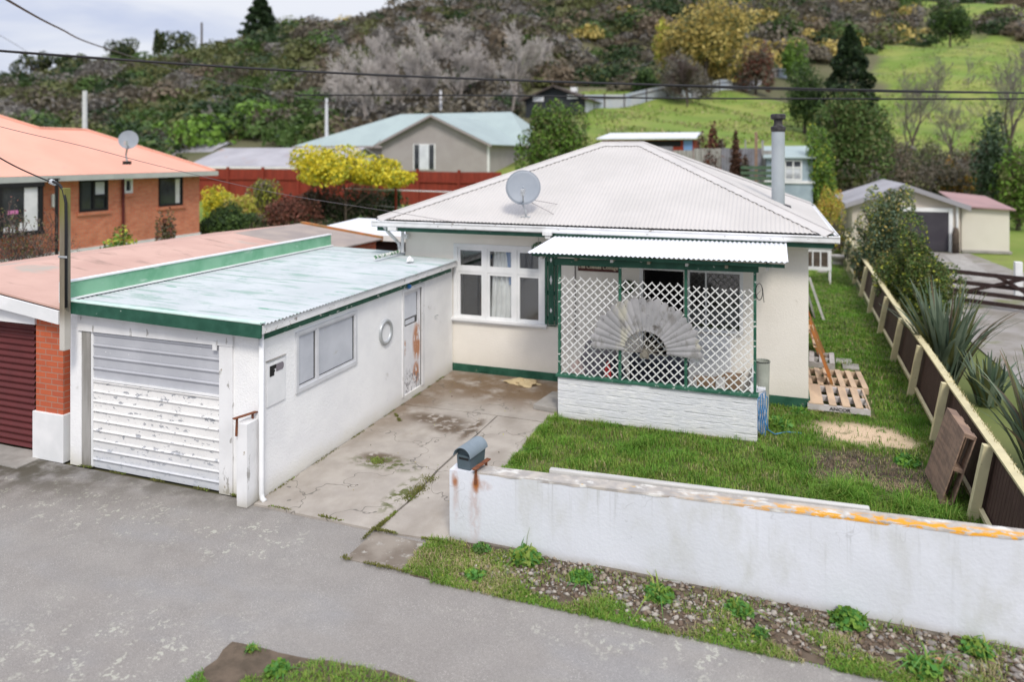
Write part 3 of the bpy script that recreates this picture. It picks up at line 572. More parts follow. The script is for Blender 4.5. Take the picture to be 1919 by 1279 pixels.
# roof: four corrugated faces
EX0, EX1, EY0, EY1, EZ = -7.80, .95, 13.44, 21.55, 3.155
RY, RX0, RX1, RZ = 17.5, -3.93, -2.92, 4.765
def roofface(mb, A, B, C, Dd=None):      # eave A-B, top points (B side) C, (A side) Dd
    A, B, C = map(Vector, (A, B, C)); Dd = Vector(Dd) if Dd else C
    u = (B-A).normalized(); W = (B-A).length; n = u.cross(C-B).normalized(); 
    if n.z < 0: n = -n
    v_ = n.cross(u).normalized(); v_ = v_ if v_.z > 0 else -v_
    ca, cb, h = (Dd-A).dot(u), (C-A).dot(u), (C-A).dot(v_)
    def top(a):
        if a < ca: return h*a/ca
        if a > cb: return h*(W-a)/(W-cb)
        return h
    mb.corr(A, u, v_, n, W, 0, lambda a: max(top(a), .002)); return n
P1, P2, P3, P4 = (EX0,EY0,EZ), (EX1,EY0,EZ), (EX1,EY1,EZ), (EX0,EY1,EZ); T1, T2 = (RX0,RY,RZ), (RX1,RY,RZ)
roof = MB(); n1 = roofface(roof, P1, P2, T2, T1); n2 = roofface(roof, P2, P3, T2); n3 = roofface(roof, P3, P4, T1, T2); n4 = roofface(roof, P4, P1, T1)
rf = roof.build('roof', M['roof'], cot, smooth=True)
def cap(mb, A, B, na, nb, w=.19, h=.016):
    A, B = Vector(A), Vector(B); t = (B-A).normalized(); L_ = (B-A).length
    for n in (na, nb):
        s = n.cross(t).normalized(); o = nb if n is na else na
        if s.dot(o) > 0: s = -s
        if s.z > 0: s = -s
        k = int(L_/.0762*1.15); off = n*h
        for i in range(k):
            a, b = L_*i/k, L_*(i+1)/k; wa = w+.012*sin(i*1.9)
            mb.quad(A+t*a+off+Vector((0,0,.02)), A+t*b+off+Vector((0,0,.02)), A+t*b+off+s*(w+.012*sin((i+1)*1.9)), A+t*a+off+s*wa)
rc = MB(); cap(rc, P1, T1, n1, n4); cap(rc, P2, T2, n1, n2); cap(rc, T1, T2, n1, n3); cap(rc, P3, T2, n3, n2); cap(rc, P4, T1, n3, n4)
for a, b in ((P1, T1), (P2, T2), (T1, T2), (P3, T2)): rc.tube([Vector(a)+Vector((0,0,.035)), Vector(b)+Vector((0,0,.035))], .022, 6)
rc.build('ridge_cap', M['roofcap'], rf)
g = MB()
for a, b in (((EX0-.1, EY0-.04), (EX1+.1, EY0-.04)),): g.box(a[0], b[0], a[1]-.05, a[1], 3.015, 3.125); g.box(a[0], b[0], a[1]-.065, a[1]-.04, 3.10, 3.13); g.box(a[0], b[0], a[1]-.03, a[1]+.03, 3.0, 3.02)
g.box(EX1+.03, EX1+.09, EY0-.03, EY1, 3.015, 3.115); g.box(EX1+.08, EX1+.105, EY0-.03, EY1, 3.10, 3.13); g.box(EX0-.1, EX0-.04, EY0-.03, EY1, 3.015, 3.115)
g.build('gutter', M['gutter'], cot, bevel=.008)
f = MB(); f.box(EX0, EX1, EY0-.012, EY0+.015, 2.915, 3.10); f.box(EX1-.012, EX1+.015, EY0+.02, EY1, 2.93, 3.10); f.box(EX0-.01, EX0+.012, EY0+.02, EY1, 2.93, 3.10)
f.build('fascia', M['green'], cot)
MB().box(EX0+.02, EX1-.02, EY0+.02, EY1, 2.932, 2.948).build('soffit', M['white'], cot)
MB().box(-4.15, -3.97, 13.30, 13.37, 2.96, 3.03).box(-4.1, -4.0, 13.32, 13.4, 2.9, 2.96).build('gutter_outlet', M['gutter'], cot)
dp = MB(); dp.tube([(-7.62,13.38,3.04), (-7.6,13.5,2.9), (-7.52,13.84,2.62), (-7.5,13.86,2.45)], .036, 10); dp.tube([(-7.42,13.83,3.02), (-7.42,13.83,2.42)], .036, 10)
dp.box(-7.52,-7.32,13.36,13.5,2.93,3.02); dp.box(-7.36,-7.28,13.76,13.86,2.72,2.82)
dp.build('downpipe', M['gutter'], cot, smooth=False)
fl = MB(); fl.tube([(.09,16.2,3.35), (.09,16.2,5.02)], .132, 20); flue = fl.build('flue', M['flue'], cot, smooth=False)
MB().lathe((.09,16.2,4.98), [(.14,0),(.15,.05),(.15,.10),(.10,.12),(.085,.16),(.085,.24),(.14,.27),(.15,.28),(.15,.35),(.13,.37),(0,.37)], 20).build('flue_cowl', M['soot'], flue, smooth=False)
MB().prism([(-.17,15.85,3.56),(.34,15.85,3.40),(.34,16.4,3.40),(-.17,16.4,3.56)], (0,0,.03)).build('flue_flashing', M['soot'], flue)
# casement window
wf = MB(); x0, x1, z0, z1 = winA; yf = WY0-.03
wf.box(x0-.09, x1+.09, yf, WY0-.001, z1, z1+.08); wf.box(x0-.09, x0, yf, WY0+.02, z0, z1); wf.box(x1, x1+.09, yf, WY0+.02, z0, z1)
wn = wf.build('window', M['white'], cot, bevel=.004, label='white six-light casement window left of the porch')
wf2 = MB(); cols = [x0, x0+.66, x0+1.25, x1]; zt = z1-.46
xs = [x0+.0, x0+.62, x0+1.27, x1]
for xx in xs[1:3]: wf2.box(xx-.035, xx+.035, yf+.01, WY0+.05, z0, z1)
for i in range(3): wf2.box(xs[i]+(.035 if i else 0), xs[i+1]-(.035 if i < 2 else 0), yf+.013, WY0+.05, zt-.035, zt+.035)
wf2.build('mullion', M['white'], wn, bevel=.003)
for i in range(3):
    a, b = xs[i]+(.036 if i else 0), xs[i+1]-(.036 if i < 2 else 0)
    for c, d in ((z0, zt-.036), (zt+.036, z1)):
        s_ = MB(); w = .055; y0, y1 = WY0-.008, WY0+.04
        s_.box(a, a+w, y0, y1, c, d); s_.box(b-w, b, y0, y1, c, d); s_.box(a+w, b-w, y0, y1, c, c+w); s_.box(a+w, b-w, y0, y1, d-w, d)
        s_.build('sash', M['white'], wn, bevel=.003)
        MB().box(a+w, b-w, WY0+.012, WY0+.017, c+w, d-w).build('pane', M['glass'], wn)
MB().box(x0-.16, x1+.14, WY0-.085, WY0+.02, z0-.055, z0).box(x0-.14, x1+.12, WY0-.03, WY0-.001, z0-.1, z0-.055).build('sill', M['white'], wn, bevel=.004)
def drape(mb, x0, x1, y, zt, zb, folds, amp, x2=None, x3=None, n=40):
    x2 = x0 if x2 is None else x2; x3 = x1 if x3 is None else x3; base = len(mb.v)
    for i in range(n+1):
        t = i/n; yy = y+amp*cos(t*folds*2*pi)
        mb.v.append((x0+(x1-x0)*t, yy, zt)); mb.v.append((x2+(x3-x2)*t, yy+.01, zb))
    for i in range(n): mb.f.append((base+2*i, base+2*i+2, base+2*i+3, base+2*i+1)); mb.m.append(mb.cur)
cu = MB(); drape(cu, -5.40, -4.98, WY0+.075, 2.6, 1.1, 5, .025, -5.50, -4.95); cu.build('curtain', M['curtain'], wn, smooth=True)
cu = MB(); drape(cu, -5.14, -4.96, WY0+.05, 2.6, 1.85, 3, .015, -5.06, -4.97); cu.build('curtain', M['curtain_blue'], wn, smooth=True)
# front door and window behind the trellis
dr = MB(); a, b, c, d = dorA
dr.box(a-.07, a, WY0-.02, WY0+.1, c, d+.07); dr.box(a, b+.06, WY0-.02, WY0+.1, d, d+.07)
door = dr.build('door_frame', M['white'], cot)
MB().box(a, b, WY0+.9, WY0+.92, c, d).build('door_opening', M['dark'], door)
w2 = MB(); a, b, c, d = winB
w2.box(a, a+.05, WY0-.02, WY0+.08, c, d); w2.box(b, b+.06, WY0-.02, WY0+.08, c-.05, d+.07); w2.box(a, b, WY0-.018, WY0+.08, d, d+.07); w2.box(a-.01, b+.06, WY0-.06, WY0+.05, c-.05, c); w2.box(a+.33,a+.36, WY0-.01, WY0+.04, c, d)
wn2 = w2.build('window', M['white'], cot, label='dark window behind the right of the trellis'); MB().box(a+.05, b, WY0+.02, WY0+.025, c, d).build('pane', M['glass'], wn2)
MB().box(-4.25, -4.03, 13.862, 13.871, 1.1, 1.12).build('shutter_batten', M['green'], cot)
sh = MB()
for xa, xb in ((-4.265, -4.215), (-4.195, -4.08), (-4.06, -4.01)): sh.box(xa, xb, 13.84, 13.862, 1.14, 2.62)
for zz in (1.22, 1.72, 2.3): sh.box(-4.26, -4.02, 13.862, 13.88, zz, zz+.08)
shu = sh.build('shutter', M['green'], cot)
dm = MB()
for zz in (1.42, 2.02, 2.42):
    h = .10 if zz == 2.02 else .05
    dm.prism([(-4.137, 13.838, zz-h), (-4.112, 13.838, zz), (-4.137, 13.838, zz+h), (-4.162, 13.838, zz)], (0, -.003, 0))
dm.build('diamond_cutout', M['white'], shu)
# porch
PX0, PX1, PY = -3.48, -.24, 12.08
bw = MB(); bw.box(PX0, PX1, PY-.04, PY+.1, 0, .70); bw.box(PX1-.12, PX1, PY+.1, 13.87, 0, .70); bw.box(PX1+.002, -.12, 12.38, 12.5, 0, .74); bw.build('porch_wall', M['stonepaint'], cot, bevel=.01)
MB().box(PX0+.02, PX1-.12, PY+.1, 13.86, .02, .13).build('porch_floor', M['conc_plain'], cot)
pr = MB(); pr.box(PX0-.03, -2.2, PY-.075, PY+.08, .702, .745); pr.box(-2.2, -1.9, PY-.06, PY+.08, .702, .735); pr.box(-1.9, PX1+.02, PY-.08, PY+.08, .702, .747); pr.build('porch_rail', M['green_worn'], cot, bevel=.004)
for px in (-3.455, -2.41, -1.335, -.275):
    MB().box(px-.022, px+.022, PY-.03, PY+.02, .748, 2.60+(px-PX0)*.016).build('porch_post', M['green_worn'], cot)
bm = MB(); bm.beam((PX0-.06, PY-.02, 2.665), (PX1+.02, PY-.02, 2.715), .06, .115); bm.build('porch_beam', M['green'], cot)
rA, rB, rW = Vector((-3.92, 11.73, 2.84)), 4.13, 2.14
for k in range(7):
    xx = -3.72+k*.605; MB().beam((xx, 11.86, 2.765), (xx, 13.85, 2.885), .045, .085).build('rafter', M['polewood'] if k % 2 else M['plank'], cot)
MB().beam((-3.88, 11.86, 2.80), (.16, 11.86, 2.80), .04, .05).build('batten', M['green'], cot)
MB().beam((-3.88, 13.4, 2.90), (.16, 13.4, 2.90), .04, .05).build('batten', M['green'], cot)
aw = MB(); v_ = Vector((0, 2.13, .125)).normalized(); aw.corr(rA, Vector((1,0,.009)).normalized(), v_, Vector((0,-.058,1)).normalized(), rB, 0, rW, .0762, .011, 8)
aw.build('porch_roof', M['awning'], cot, smooth=True)
# lattice: diagonal strips clipped to each bay
def clipseg(p, d, x0, x1, z0, z1):
    t0, t1 = -99, 99
    for i, (lo, hi) in enumerate(((x0, x1), (z0, z1))):
        if abs(d[i]) < 1e-9: continue
        a, b = (lo-p[i])/d[i], (hi-p[i])/d[i]
        if a > b: a, b = b, a
        t0, t1 = max(t0, a), min(t1, b)
    return (t0, t1) if t1 > t0+.03 else None
for (x0, x1, z1) in ((-3.43, -2.43, 2.42), (-2.385, -1.36, 2.41), (-1.31, -.30, 2.38)):
    la = MB(); z0 = .75; pch = .143; s2 = sqrt(.5)
    for sgn in (1, -1):
        for k in range(-30, 60):
            c = k*pch; p = (x0+c, z0) if sgn > 0 else (x0+c, z0); dvec = (s2, s2) if sgn > 0 else (-s2, s2)
            r = clipseg(p, dvec, x0, x1, z0, z1-.02*(k % 2))
            if r:
                a, b = [(p[0]+dvec[0]*t, PY-.012-.012*sgn, p[1]+dvec[1]*t) for t in r]
                la.beam(a, b, .006, .0185, up=(-dvec[1], 0, dvec[0]))
    la.build('lattice_panel', M['lattice'], cot)
MB().tube([(-3.66, 13.885, 2.9), (-3.66, 13.885, .85)], .011, 6).build('conduit', M['wiregrey'], cot)
# ================================================================ things on and around the cottage
fa = thing('decorative_fan', 'large weathered grey folding fan fixed to the front of the white trellis', 'fan', (-1.97, 12.0, 1.29))
fc = Vector((-1.975, 11.98, 1.27)); NS = 22; fm = MB(); ribs = MB(); rc_ = random.Random(3)
base = 0
for k in range(NS):
    a0, a1 = radians(181-k*184/NS), radians(181-(k+1)*184/NS); am = (a0+a1)/2; R1 = .905*(1+.02*sin(k*2.2)); r0 = .345
    rr = []
    for j in range(7):
        t = j/6; a = a0+(a1-a0)*t; R = R1*(.955+.055*sin(pi*t))+(rc_.uniform(-.008, .008))
        dy = -.007*sin(pi*t)-.012*sin(am); rr.append(((r0*cos(a), r0*sin(a), dy), (R*cos(a), R*sin(a), dy*1.6)))
    for j in range(6):
        p, q = rr[j], rr[j+1]; P_ = [fc+Vector((w[0], w[2], w[1]*.99)) for w in (p[0], q[0], q[1], p[1])]; fm.quad(*P_)
fo = fm.build('fan_leaf', M['fan'], fa, smooth=False); so = fo.modifiers.new('thick', 'SOLIDIFY'); so.thickness = .006
for k in range(15):
    a = radians(182-k*186/14); ribs = MB(); ribs.beam(fc+Vector((.02*cos(a), -.02, .02*sin(a))), fc+Vector((.36*cos(a), -.015, .36*sin(a))), .006, .016, up=(0,1,0)); ribs.build('fan_stick', M['fanrib'], fa)
MB().lathe(fc+Vector((0,-.03,-.03)), [(0,-.02),(.05,-.02),(.05,.02),(0,.02)], 12, (0,1,0)).box(fc.x-.08, fc.x+.06, fc.y-.035, fc.y-.005, fc.z-.10, fc.z-.02).build('fan_hub', M['fanrib'], fa)
sd = thing('satellite_dish', 'round grey satellite dish on a bent pole at the front edge of the cottage roof', 'satellite dish', (-4.62, 13.75, 3.26))
base = Vector((-4.62, 13.75, 3.27)); dc = base+Vector((-.06, -.02, .58)); dn = Vector((.30, -.93, .22)).normalized(); pf = []
for k in range(9): r = .335*k/8; pf.append((r, r*r*.32-.02))
dd_ = MB(); dd_.lathe(dc, pf, 36, dn); dd_.lathe(dc, [(.335,.018),(.345,.02),(.345,.006),(.33,.0)], 36, dn)
o = dd_.build('dish', M['dish'], sd, smooth=True); q = o.modifiers.new('t', 'SOLIDIFY'); q.thickness = .004
MB().tube([base, base+Vector((-.02,0,.12)), base+Vector((-.07,.0,.22)), base+Vector((-.075,-.0,.38)), base+Vector((-.06,.05,.55))], .019, 10).build('pole', M['steel'], sd, smooth=True)
MB().box(base.x-.1, base.x+.1, base.y-.06, base.y+.06, base.z-.015, base.z+.01).build('foot_plate', M['steel'], sd)
lb = dc+dn*.36+Vector((0,0,-.20)); MB().beam(dc+Vector((0,0,-.3)), lb, .03, .03).build('feed_arm', M['steel'], sd)
MB().box(lb.x-.035, lb.x+.035, lb.y-.05, lb.y+.05, lb.z-.02, lb.z+.11).box(lb.x-.02, lb.x+.02, lb.y-.065, lb.y-.05, lb.z+.04, lb.z+.085).build('receiver', M['steel'], sd, bevel=.01)
for e in ((.55, .12, .045), (.50, .55, .22)): MB().tube([base+Vector((-.06,0,.36)), base+Vector(e)], .005, 5).build('stay_rod', M['wiregrey'], sd)
tb = thing('topiary_ball', 'dark green artificial leaf ball hanging under the eave beside the window', 'hanging ball', (-4.30, 13.55, 2.93))
pp = rotn(1100)*NR.uniform(.11, .15, 1100)[:, None]; P_ = pp+np.array([-4.30, 13.55, 2.66]); Vv, Ff = leaves(P_, .017, pp/np.linalg.norm(pp, axis=1)[:, None], .5)
npmesh('leaf_ball', Vv, Ff, [M['gdark'], M['green'], M['white']], mi=NR.choice(3, len(Ff), p=[.6,.3,.1]), parent=tb); MB().tube([(-4.30,13.55,2.92), (-4.30,13.55,2.79)], .003, 4).build('hook', M['wire'], tb)
sg = thing('name_sign', 'dark red house name board with cream lettering on the porch wall', 'sign', (-3.2, 13.88, 2.21))
MB().box(-3.60, -2.80, 13.862, 13.895, 2.235, 2.41).build('board', M['sign'], sg, bevel=.004)
def text(body, size, m, parent, loc, rot, name='lettering', ext=.002, sx=1):
    c = bpy.data.curves.new('t', 'FONT'); c.body = body; c.size = size; c.align_x = 'CENTER'; c.align_y = 'CENTER'; c.extrude = ext; c.offset = .0015
    o = bpy.data.objects.new('t', c); COL.objects.link(o); bpy.context.view_layer.update()
    me = bpy.data.meshes.new_from_object(o.evaluated_get(bpy.context.evaluated_depsgraph_get())); COL.objects.unlink(o); bpy.data.objects.remove(o)
    R = rot.to_4x4() if hasattr(rot, 'to_4x4') else rot
    me.transform(Matrix.Translation(Vector(loc)-WO[parent.name]) @ R @ Matrix.Diagonal((sx, 1, 1, 1))); me.materials.clear(); me.materials.append(m); me.name = name
    o = bpy.data.objects.new(name, me); COL.objects.link(o); o.parent = parent; WO[o.name] = WO[parent.name]; return o
RF = Matrix.Rotation(pi/2, 3, 'X')
text('The Chelsea Cottage', .092, M['cream'], sg, (-3.20, 13.858, 2.318), RF)
hw = MB(); hw.lathe((-2.62, 13.84, 1.98), [(.10+.03*cos(k*pi/4), .03*sin(k*pi/4)) for k in range(9)], 24, (0,1,0)); hw.build('wreath', M['gdark'], smooth=True, label='small dark round wreath on the wall behind the trellis', cat='wreath')
def folded(mb, c, sx, sy, sz, n=18, seed=1, wr=.3):
    r = random.Random(seed); ph = [r.uniform(0, 6) for _ in range(8)]; base = len(mb.v)
    for j in range(n//2+1):
        v = j/(n//2); 
        for i in range(n):
            a = 2*pi*i/n; rr = sin(pi*.5*min(v*1.0+.0, 1))*(1+wr*.5*sin(3*a+ph[0]+v*4)+wr*.35*sin(5*a+ph[1]-v*6)+wr*.2*sin(9*a+ph[2]+v*9))
            z = cos(pi*.5*v)*(1+wr*sin(2*a+ph[3]+5*v)*.6+wr*.4*sin(7*a+ph[4])*v)
            mb.v.append((c[0]+sx*rr*cos(a), c[1]+sy*rr*sin(a), c[2]+max(sz*z, 0)))
    for j in range(n//2):
        for i in range(n): mb.f.append((base+j*n+i, base+j*n+(i+1)%n, base+(j+1)*n+(i+1)%n, base+(j+1)*n+i)); mb.m.append(mb.cur)
def heap(name, m, c, s, lab, cat, seed, n=28, wr=.3, **k):
    mb = MB(); folded(mb, c, *s, n=n, seed=seed, wr=wr); o = mb.build(name, m, smooth=True); sub = o.modifiers.new('s', 'SUBSURF'); sub.levels = 1; sub.render_levels = 1
    return tag(o, lab, cat, **k)
heap('dropped_cloth', M['cloth'], (-4.62, 13.52, .022), (.33, .17, .075), 'crumpled cream cloth lying on the driveway against the green plinth', 'cloth', 4, 40, .5)
heap('clothes_pile', M['greyfab'], (-2.95, 12.95, .13), (.45, .4, .95), 'pile of dark grey clothes and bags behind the left trellis', 'clothes pile', 5)
heap('clothes_bag', M['navy'], (-2.55, 12.55, .13), (.28, .24, .72), 'navy bag in front of the grey clothes pile on the porch', 'bag', 6)
heap('red_bag', M['red'], (-2.66, 12.28, .13), (.10, .08, .74), 'small red bag against the low porch wall', 'bag', 7, 16)
heap('blanket', mat('pink_beige_blanket', (.5,.38,.35), (.35,.3,.3), 9), (-3.22, 12.4, .13), (.2, .15, .72), 'pinkish blanket bundle in the left porch corner', 'blanket', 8, 18)
mb = MB(); mb.box(-2.38, -1.42, 12.75, 13.25, .13, .78); mb.box(-2.4, -1.4, 12.73, 13.27, .78, .92); tag(mb.build('storage_chest', M['navy'], bevel=.02), 'long navy storage chest on the porch behind the middle trellis', 'chest')
mb = MB(); mb.box(-1.46, -.72, 13.62, 13.84, .14, 1.20); wp = tag(mb.build('chest_freezer', M['white'], bevel=.02), 'white freezer cabinet under the dark window behind the right trellis', 'freezer'); MB().box(-1.4, -.78, 13.60, 13.617, 1.0, 1.1).build('lid', M['white'], wp)
for i, (x, y, s, h, lab) in enumerate(((-1.05, 12.5, .14, .30, 'low brown cardboard box left of its taller neighbour on the porch'), (-.62, 12.45, .12, .42, 'taller brown cardboard box in the right porch corner'))):
    t = thing('cardboard_box', lab, 'box', (x, y, .48), 'cardboard boxes on the porch'); MB().box(x-s, x+s, y-s, y+s, .48, .48+h).build('carton', M['card'], t)
    MB().beam((x-s, y, .482+h), (x-s*1.5, y, .45+h), s*2, .004).build('flap', M['card'], t); MB().beam((x+s, y, .482+h), (x+s*1.5, y, .53+h), s*2, .004).build('flap', M['card'], t)
t = thing('porch_table', 'low dark table under the cardboard boxes behind the trellis', 'table', (-.85, 12.5, .13)); MB().box(-1.3, -.42, 12.25, 12.75, .44, .478).build('table_top', M['gate'], t)
for a in (-1.26, -.46):
    for b in (12.29, 12.71): MB().box(a-.02, a+.02, b-.02, b+.02, .13, .44).build('leg', M['gate'], t)
t = thing('tall_bin', 'tall pale green ribbed bin behind the right porch post', 'bin', (-.17, 12.75, 0)); MB().lathe((-.17, 12.75, .0), [(.0,0),(.09,0),(.115,1.08),(.125,1.10),(.11,1.10),(.08,.1)], 20).build('bin_body', mat('pale_green_plastic', (.42,.44,.38), (.34,.36,.31), 5, .5), t, smooth=False)
MB().tube([(-.17+.118*cos(a*pi/8), 12.75+.118*sin(a*pi/8), 1.09) for a in range(17)], .008, 6).build('rim', M['dark'], t)
t = thing('garden_hose', 'coiled blue hose hanging on the right end of the porch wall', 'hose', (-.13, 12.2, 0))
for k in range(4):
    x = -.215+.036*k; h = .27+.05*(k % 3); pts = [(x+.02*sin(a*2)+.05*(k > 4)*(1-cos(a)), 12.22+.03*k+.06*sin(a), .44+h*cos(a)-.06) for a in [i*2*pi/24 for i in range(25)]]; MB().tube(pts, .0075, 6).build('coil', M['hose'], t, smooth=True)
MB().tube([(-.14,12.25,.3), (-.08,12.3,.12), (.02,12.4,.03), (.2,12.6,.02), (.42,12.62,.02)], .009, 6).build('tail', M['hose'], t, smooth=True); MB().tube([(-.235,12.2,.72), (-.12,12.25,.76), (-.10,12.25,.70)], .01, 6).build('hook', M['steel'], t)
t = MB(); t.tube([(-.21+.05*cos(a), 12.03, 2.36+.13*sin(a)) for a in [i*pi/8 for i in range(17)]], .006, 5); t.tube([(-.25,12.05,2.3),(-.16,12.03,2.42),(-.14,12.02,2.2)], .005, 5); tag(t.build('cable_loop', M['wire']), 'loop of black cable hung on the right porch post', 'cable')
t = MB(); t.prism(rough_edge([(-3.98,12.22),(-3.50,12.14),(-3.50,12.95),(-3.86,13.02)], .01, .15, 3) and [(x, y, .02) for x, y in [(-3.98,12.22),(-3.52,12.14),(-3.52,12.95),(-3.86,13.02)]], (0,0,.09)); tag(t.build('door_step', M['conc_plain'], bevel=.01), 'low grey concrete step left of the porch', 'step')
# ================================================================ the white garage
gar = thing('white_garage', 'white stucco garage with ribbed door and chalky pale green roof', 'garage', (-7.9, 7.84, 0))
GX0, GX1, GY0, GY1 = -9.62, -6.28, 7.84, 13.86
gw = (8.62, 10.10, 1.22, 1.97); gd = (11.74, 12.44, .13, 2.0)
mb = MB(); mb.wall(lambda u, z, w: (GX1-w, u, z), GY0+.02, 13.868, 0, 2.27, [gw, gd], .13)
mb.wall(lambda u, z, w: (GX0+w, u, z), GY0+.02, 14.3, 0, 2.36, [], .13); mb.box(GX0+.13, -7.42, 14.15, 14.3, 0, 2.34)
mb.box(-6.71, GX1-.0, GY0, GY0+.018, 0, 2.15); mb.box(GX0, -9.40, GY0-.01, GY0+.018, 0, 2.2)
mb.build('wall', M['stucco_w'], gar)
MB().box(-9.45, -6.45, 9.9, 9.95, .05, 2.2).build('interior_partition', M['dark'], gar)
MB().box(-9.45, -6.70, GY0-.035, GY0+.018, 1.965, 2.2).box(-7.02, -6.95, GY0-.045, GY0-.036, 1.9, 2.02).build('lintel', M['white_worn'], gar)
MB().box(-9.39, -9.23, GY0-.015, GY0+.1, 0, 1.96).build('timber_jamb', M['post_grey'], gar, bevel=.005)
MB().box(-6.925, -6.71, GY0-.03, GY0+.1, 0, 1.96).build('jamb_board', M['white_worn'], gar, bevel=.004)
gdn = MB(); gdn.box(-9.225, -9.18, GY0-.005, GY0+.05, .02, 1.96); dorg = gdn.build('garage_door', M['white'], gar, label='ribbed metal tilt door, grey above and flaking white below')
def ribbed(z0, z1, n, m):
    mb = MB(); h = (z1-z0)/n; pr = []
    for i in range(n):
        z = z0+i*h; pr += [(z, .0), (z+h*.70, .0), (z+h*.76, -.018), (z+h*.86, -.024), (z+h*.94, -.014), (z+h*.985, .006)]
    pr.append((z1, 0)); base = 0
    for z, y in pr: mb.v += [(-9.18, GY0+.01+y, z), (-6.926, GY0+.01+y, z)]
    for i in range(len(pr)-1): mb.f.append((2*i, 2*i+1, 2*i+3, 2*i+2)); mb.m.append(0)
    return mb.build('door_panel', m, dorg)
ribbed(.015, 1.27, 9, M['door_white']); ribbed(1.30, 1.96, 4, M['door_grey']); MB().box(-9.18, -6.93, GY0-.02, GY0+.02, 1.272, 1.298).build('door_rail', M['white'], dorg)
# roof sheet, front fascia, parapet
gr = MB(); A = Vector((-9.50, 7.70, 2.405)); vx = Vector((3.38, 0, -.075)).normalized(); gr.corr(A, (0,1,0), vx, Vector((.022,0,1)), 6.12, 0, lambda a: 3.385, .0762, .0095, 6)
gr.corr(A+Vector((0,6.12,0)), (0,1,0), vx, Vector((.022,0,1)), .48, 0, 2.05, .0762, .0095, 6); grf = gr.build('roof', M['groof'], gar, smooth=True)
cp = MB(); cp.beam((-9.52, 7.70, 2.425), (-6.13, 7.70, 2.35), .1, .012); cp.tube([(-9.52,7.655,2.425), (-6.13,7.655,2.35)], .016, 8); cp.build('roof_edge_cap', mat('pale_green_cap', (.55,.70,.64), (.46,.6,.54), 6), grf)
MB().beam((-9.54, 7.665, 2.33), (-6.13, 7.665, 2.245), .03, .17).build('fascia', M['green'], gar)
pa = MB(); pa.box(-9.58, -9.52, 7.66, 14.32, 2.38, 2.665); pa.build('parapet', M['green_pale'], gar); MB().box(-9.60, -9.505, 7.65, 14.33, 2.667, 2.69).box(-9.519, -9.44, 7.7, 14.3, 2.425, 2.44).box(-9.62,-9.585,7.65,7.69,2.38,2.68).build('parapet_trim', M['white'], gar)
gt = MB(); gt.box(-6.17, -6.145, 7.66, 13.78, 2.2, 2.315); gt.box(-6.24, -6.17, 7.66, 13.78, 2.2, 2.212); gt.build('gutter', M['gutter'], gar, bevel=.004)
MB().box(-6.279, -6.25, 7.86, 13.74, 2.09, 2.215).build('gutter_board', M['green_worn'], gar)
dp = MB(); dp.tube([(-6.235, 7.8, 2.2), (-6.235, 7.8, .12), (-6.22, 7.8, .05), (-6.17, 7.79, .025)], .033, 12); dp.build('downpipe', M['white'], gar, smooth=True)
wfm = MB(); a, b, c, d = gw
for y0, y1, z0, z1 in ((a-.05,b+.05,d,d+.05), (a-.05,b+.05,c-.06,c), (a-.05,a,c,d), (b,b+.05,c,d)): wfm.box(GX1, GX1+.025, y0, y1, z0, z1)
wng = wfm.build('window', M['alu'], gar, label='aluminium sliding window with milky panes')
mi_ = MB(); mi_.box(GX1-.03, GX1+.02, 9.06, 9.10, c, d)
for y0, y1 in ((a, 9.06), (9.10, b)):
    MB().box(GX1-.012, GX1-.002, y1-.036, y1-.026, c+.03, d-.025).box(GX1-.012, GX1-.002, y0+.026, y1-.037, c+.031, c+.038).build('gasket', M['black'], wng)
    mi_.box(GX1-.04, GX1+.012, y0, y0+.025, c, d); mi_.box(GX1-.04, GX1+.012, y1-.025, y1, c, d); mi_.box(GX1-.04, GX1+.01, y0+.025, y1-.025, c, c+.03); mi_.box(GX1-.04, GX1+.01, y0+.025, y1-.025, d-.025, d)
    MB().box(GX1-.018, GX1-.014, y0+.025, y1-.025, c+.03, d-.025).build('pane', M['milky'], wng)
mi_.build('sash', M['alu'], wng); bs_ = MB(); bs_.box(GX1-.05, GX1-.045, a, 9.06, c, d); bs_.add([(GX1-.05, 9.1, c), (GX1-.05, b, c), (GX1-.05, b, d-.01), (GX1-.05, 9.1, d-.13)], [(0,1,2,3)]); bs_.build('backing_sheet', M['sheet'], wng)
pt = MB(); pt.lathe((GX1, 11.08, 1.45), [(.0,.012),(.155,.012),(.165,.03),(.21,.035),(.225,.015),(.225,-.01)], 28, (1,0,0)); 
p_ = MB(); p_.lathe((GX1, 11.08, 1.45), [(.155,.006),(.165,.035),(.205,.04),(.222,.02),(.222,-.01)], 28, (1,0,0)); po = p_.build('porthole', M['steel'], gar, smooth=True); MB().lathe((GX1, 11.08, 1.45), [(0,.008),(.158,.008)], 28, (1,0,0)).build('pane', M['white'], po)
a, b, c, d = gd
df = MB(); df.box(GX1-.02, GX1+.02, a-.06, a, c, d+.06); df.box(GX1-.02, GX1+.02, b, b+.12, c, d+.06); df.box(GX1-.02, GX1+.018, a, b, d, d+.06); dfm = df.build('side_door', M['white_worn'], gar, label='narrow side door with peeling paint')
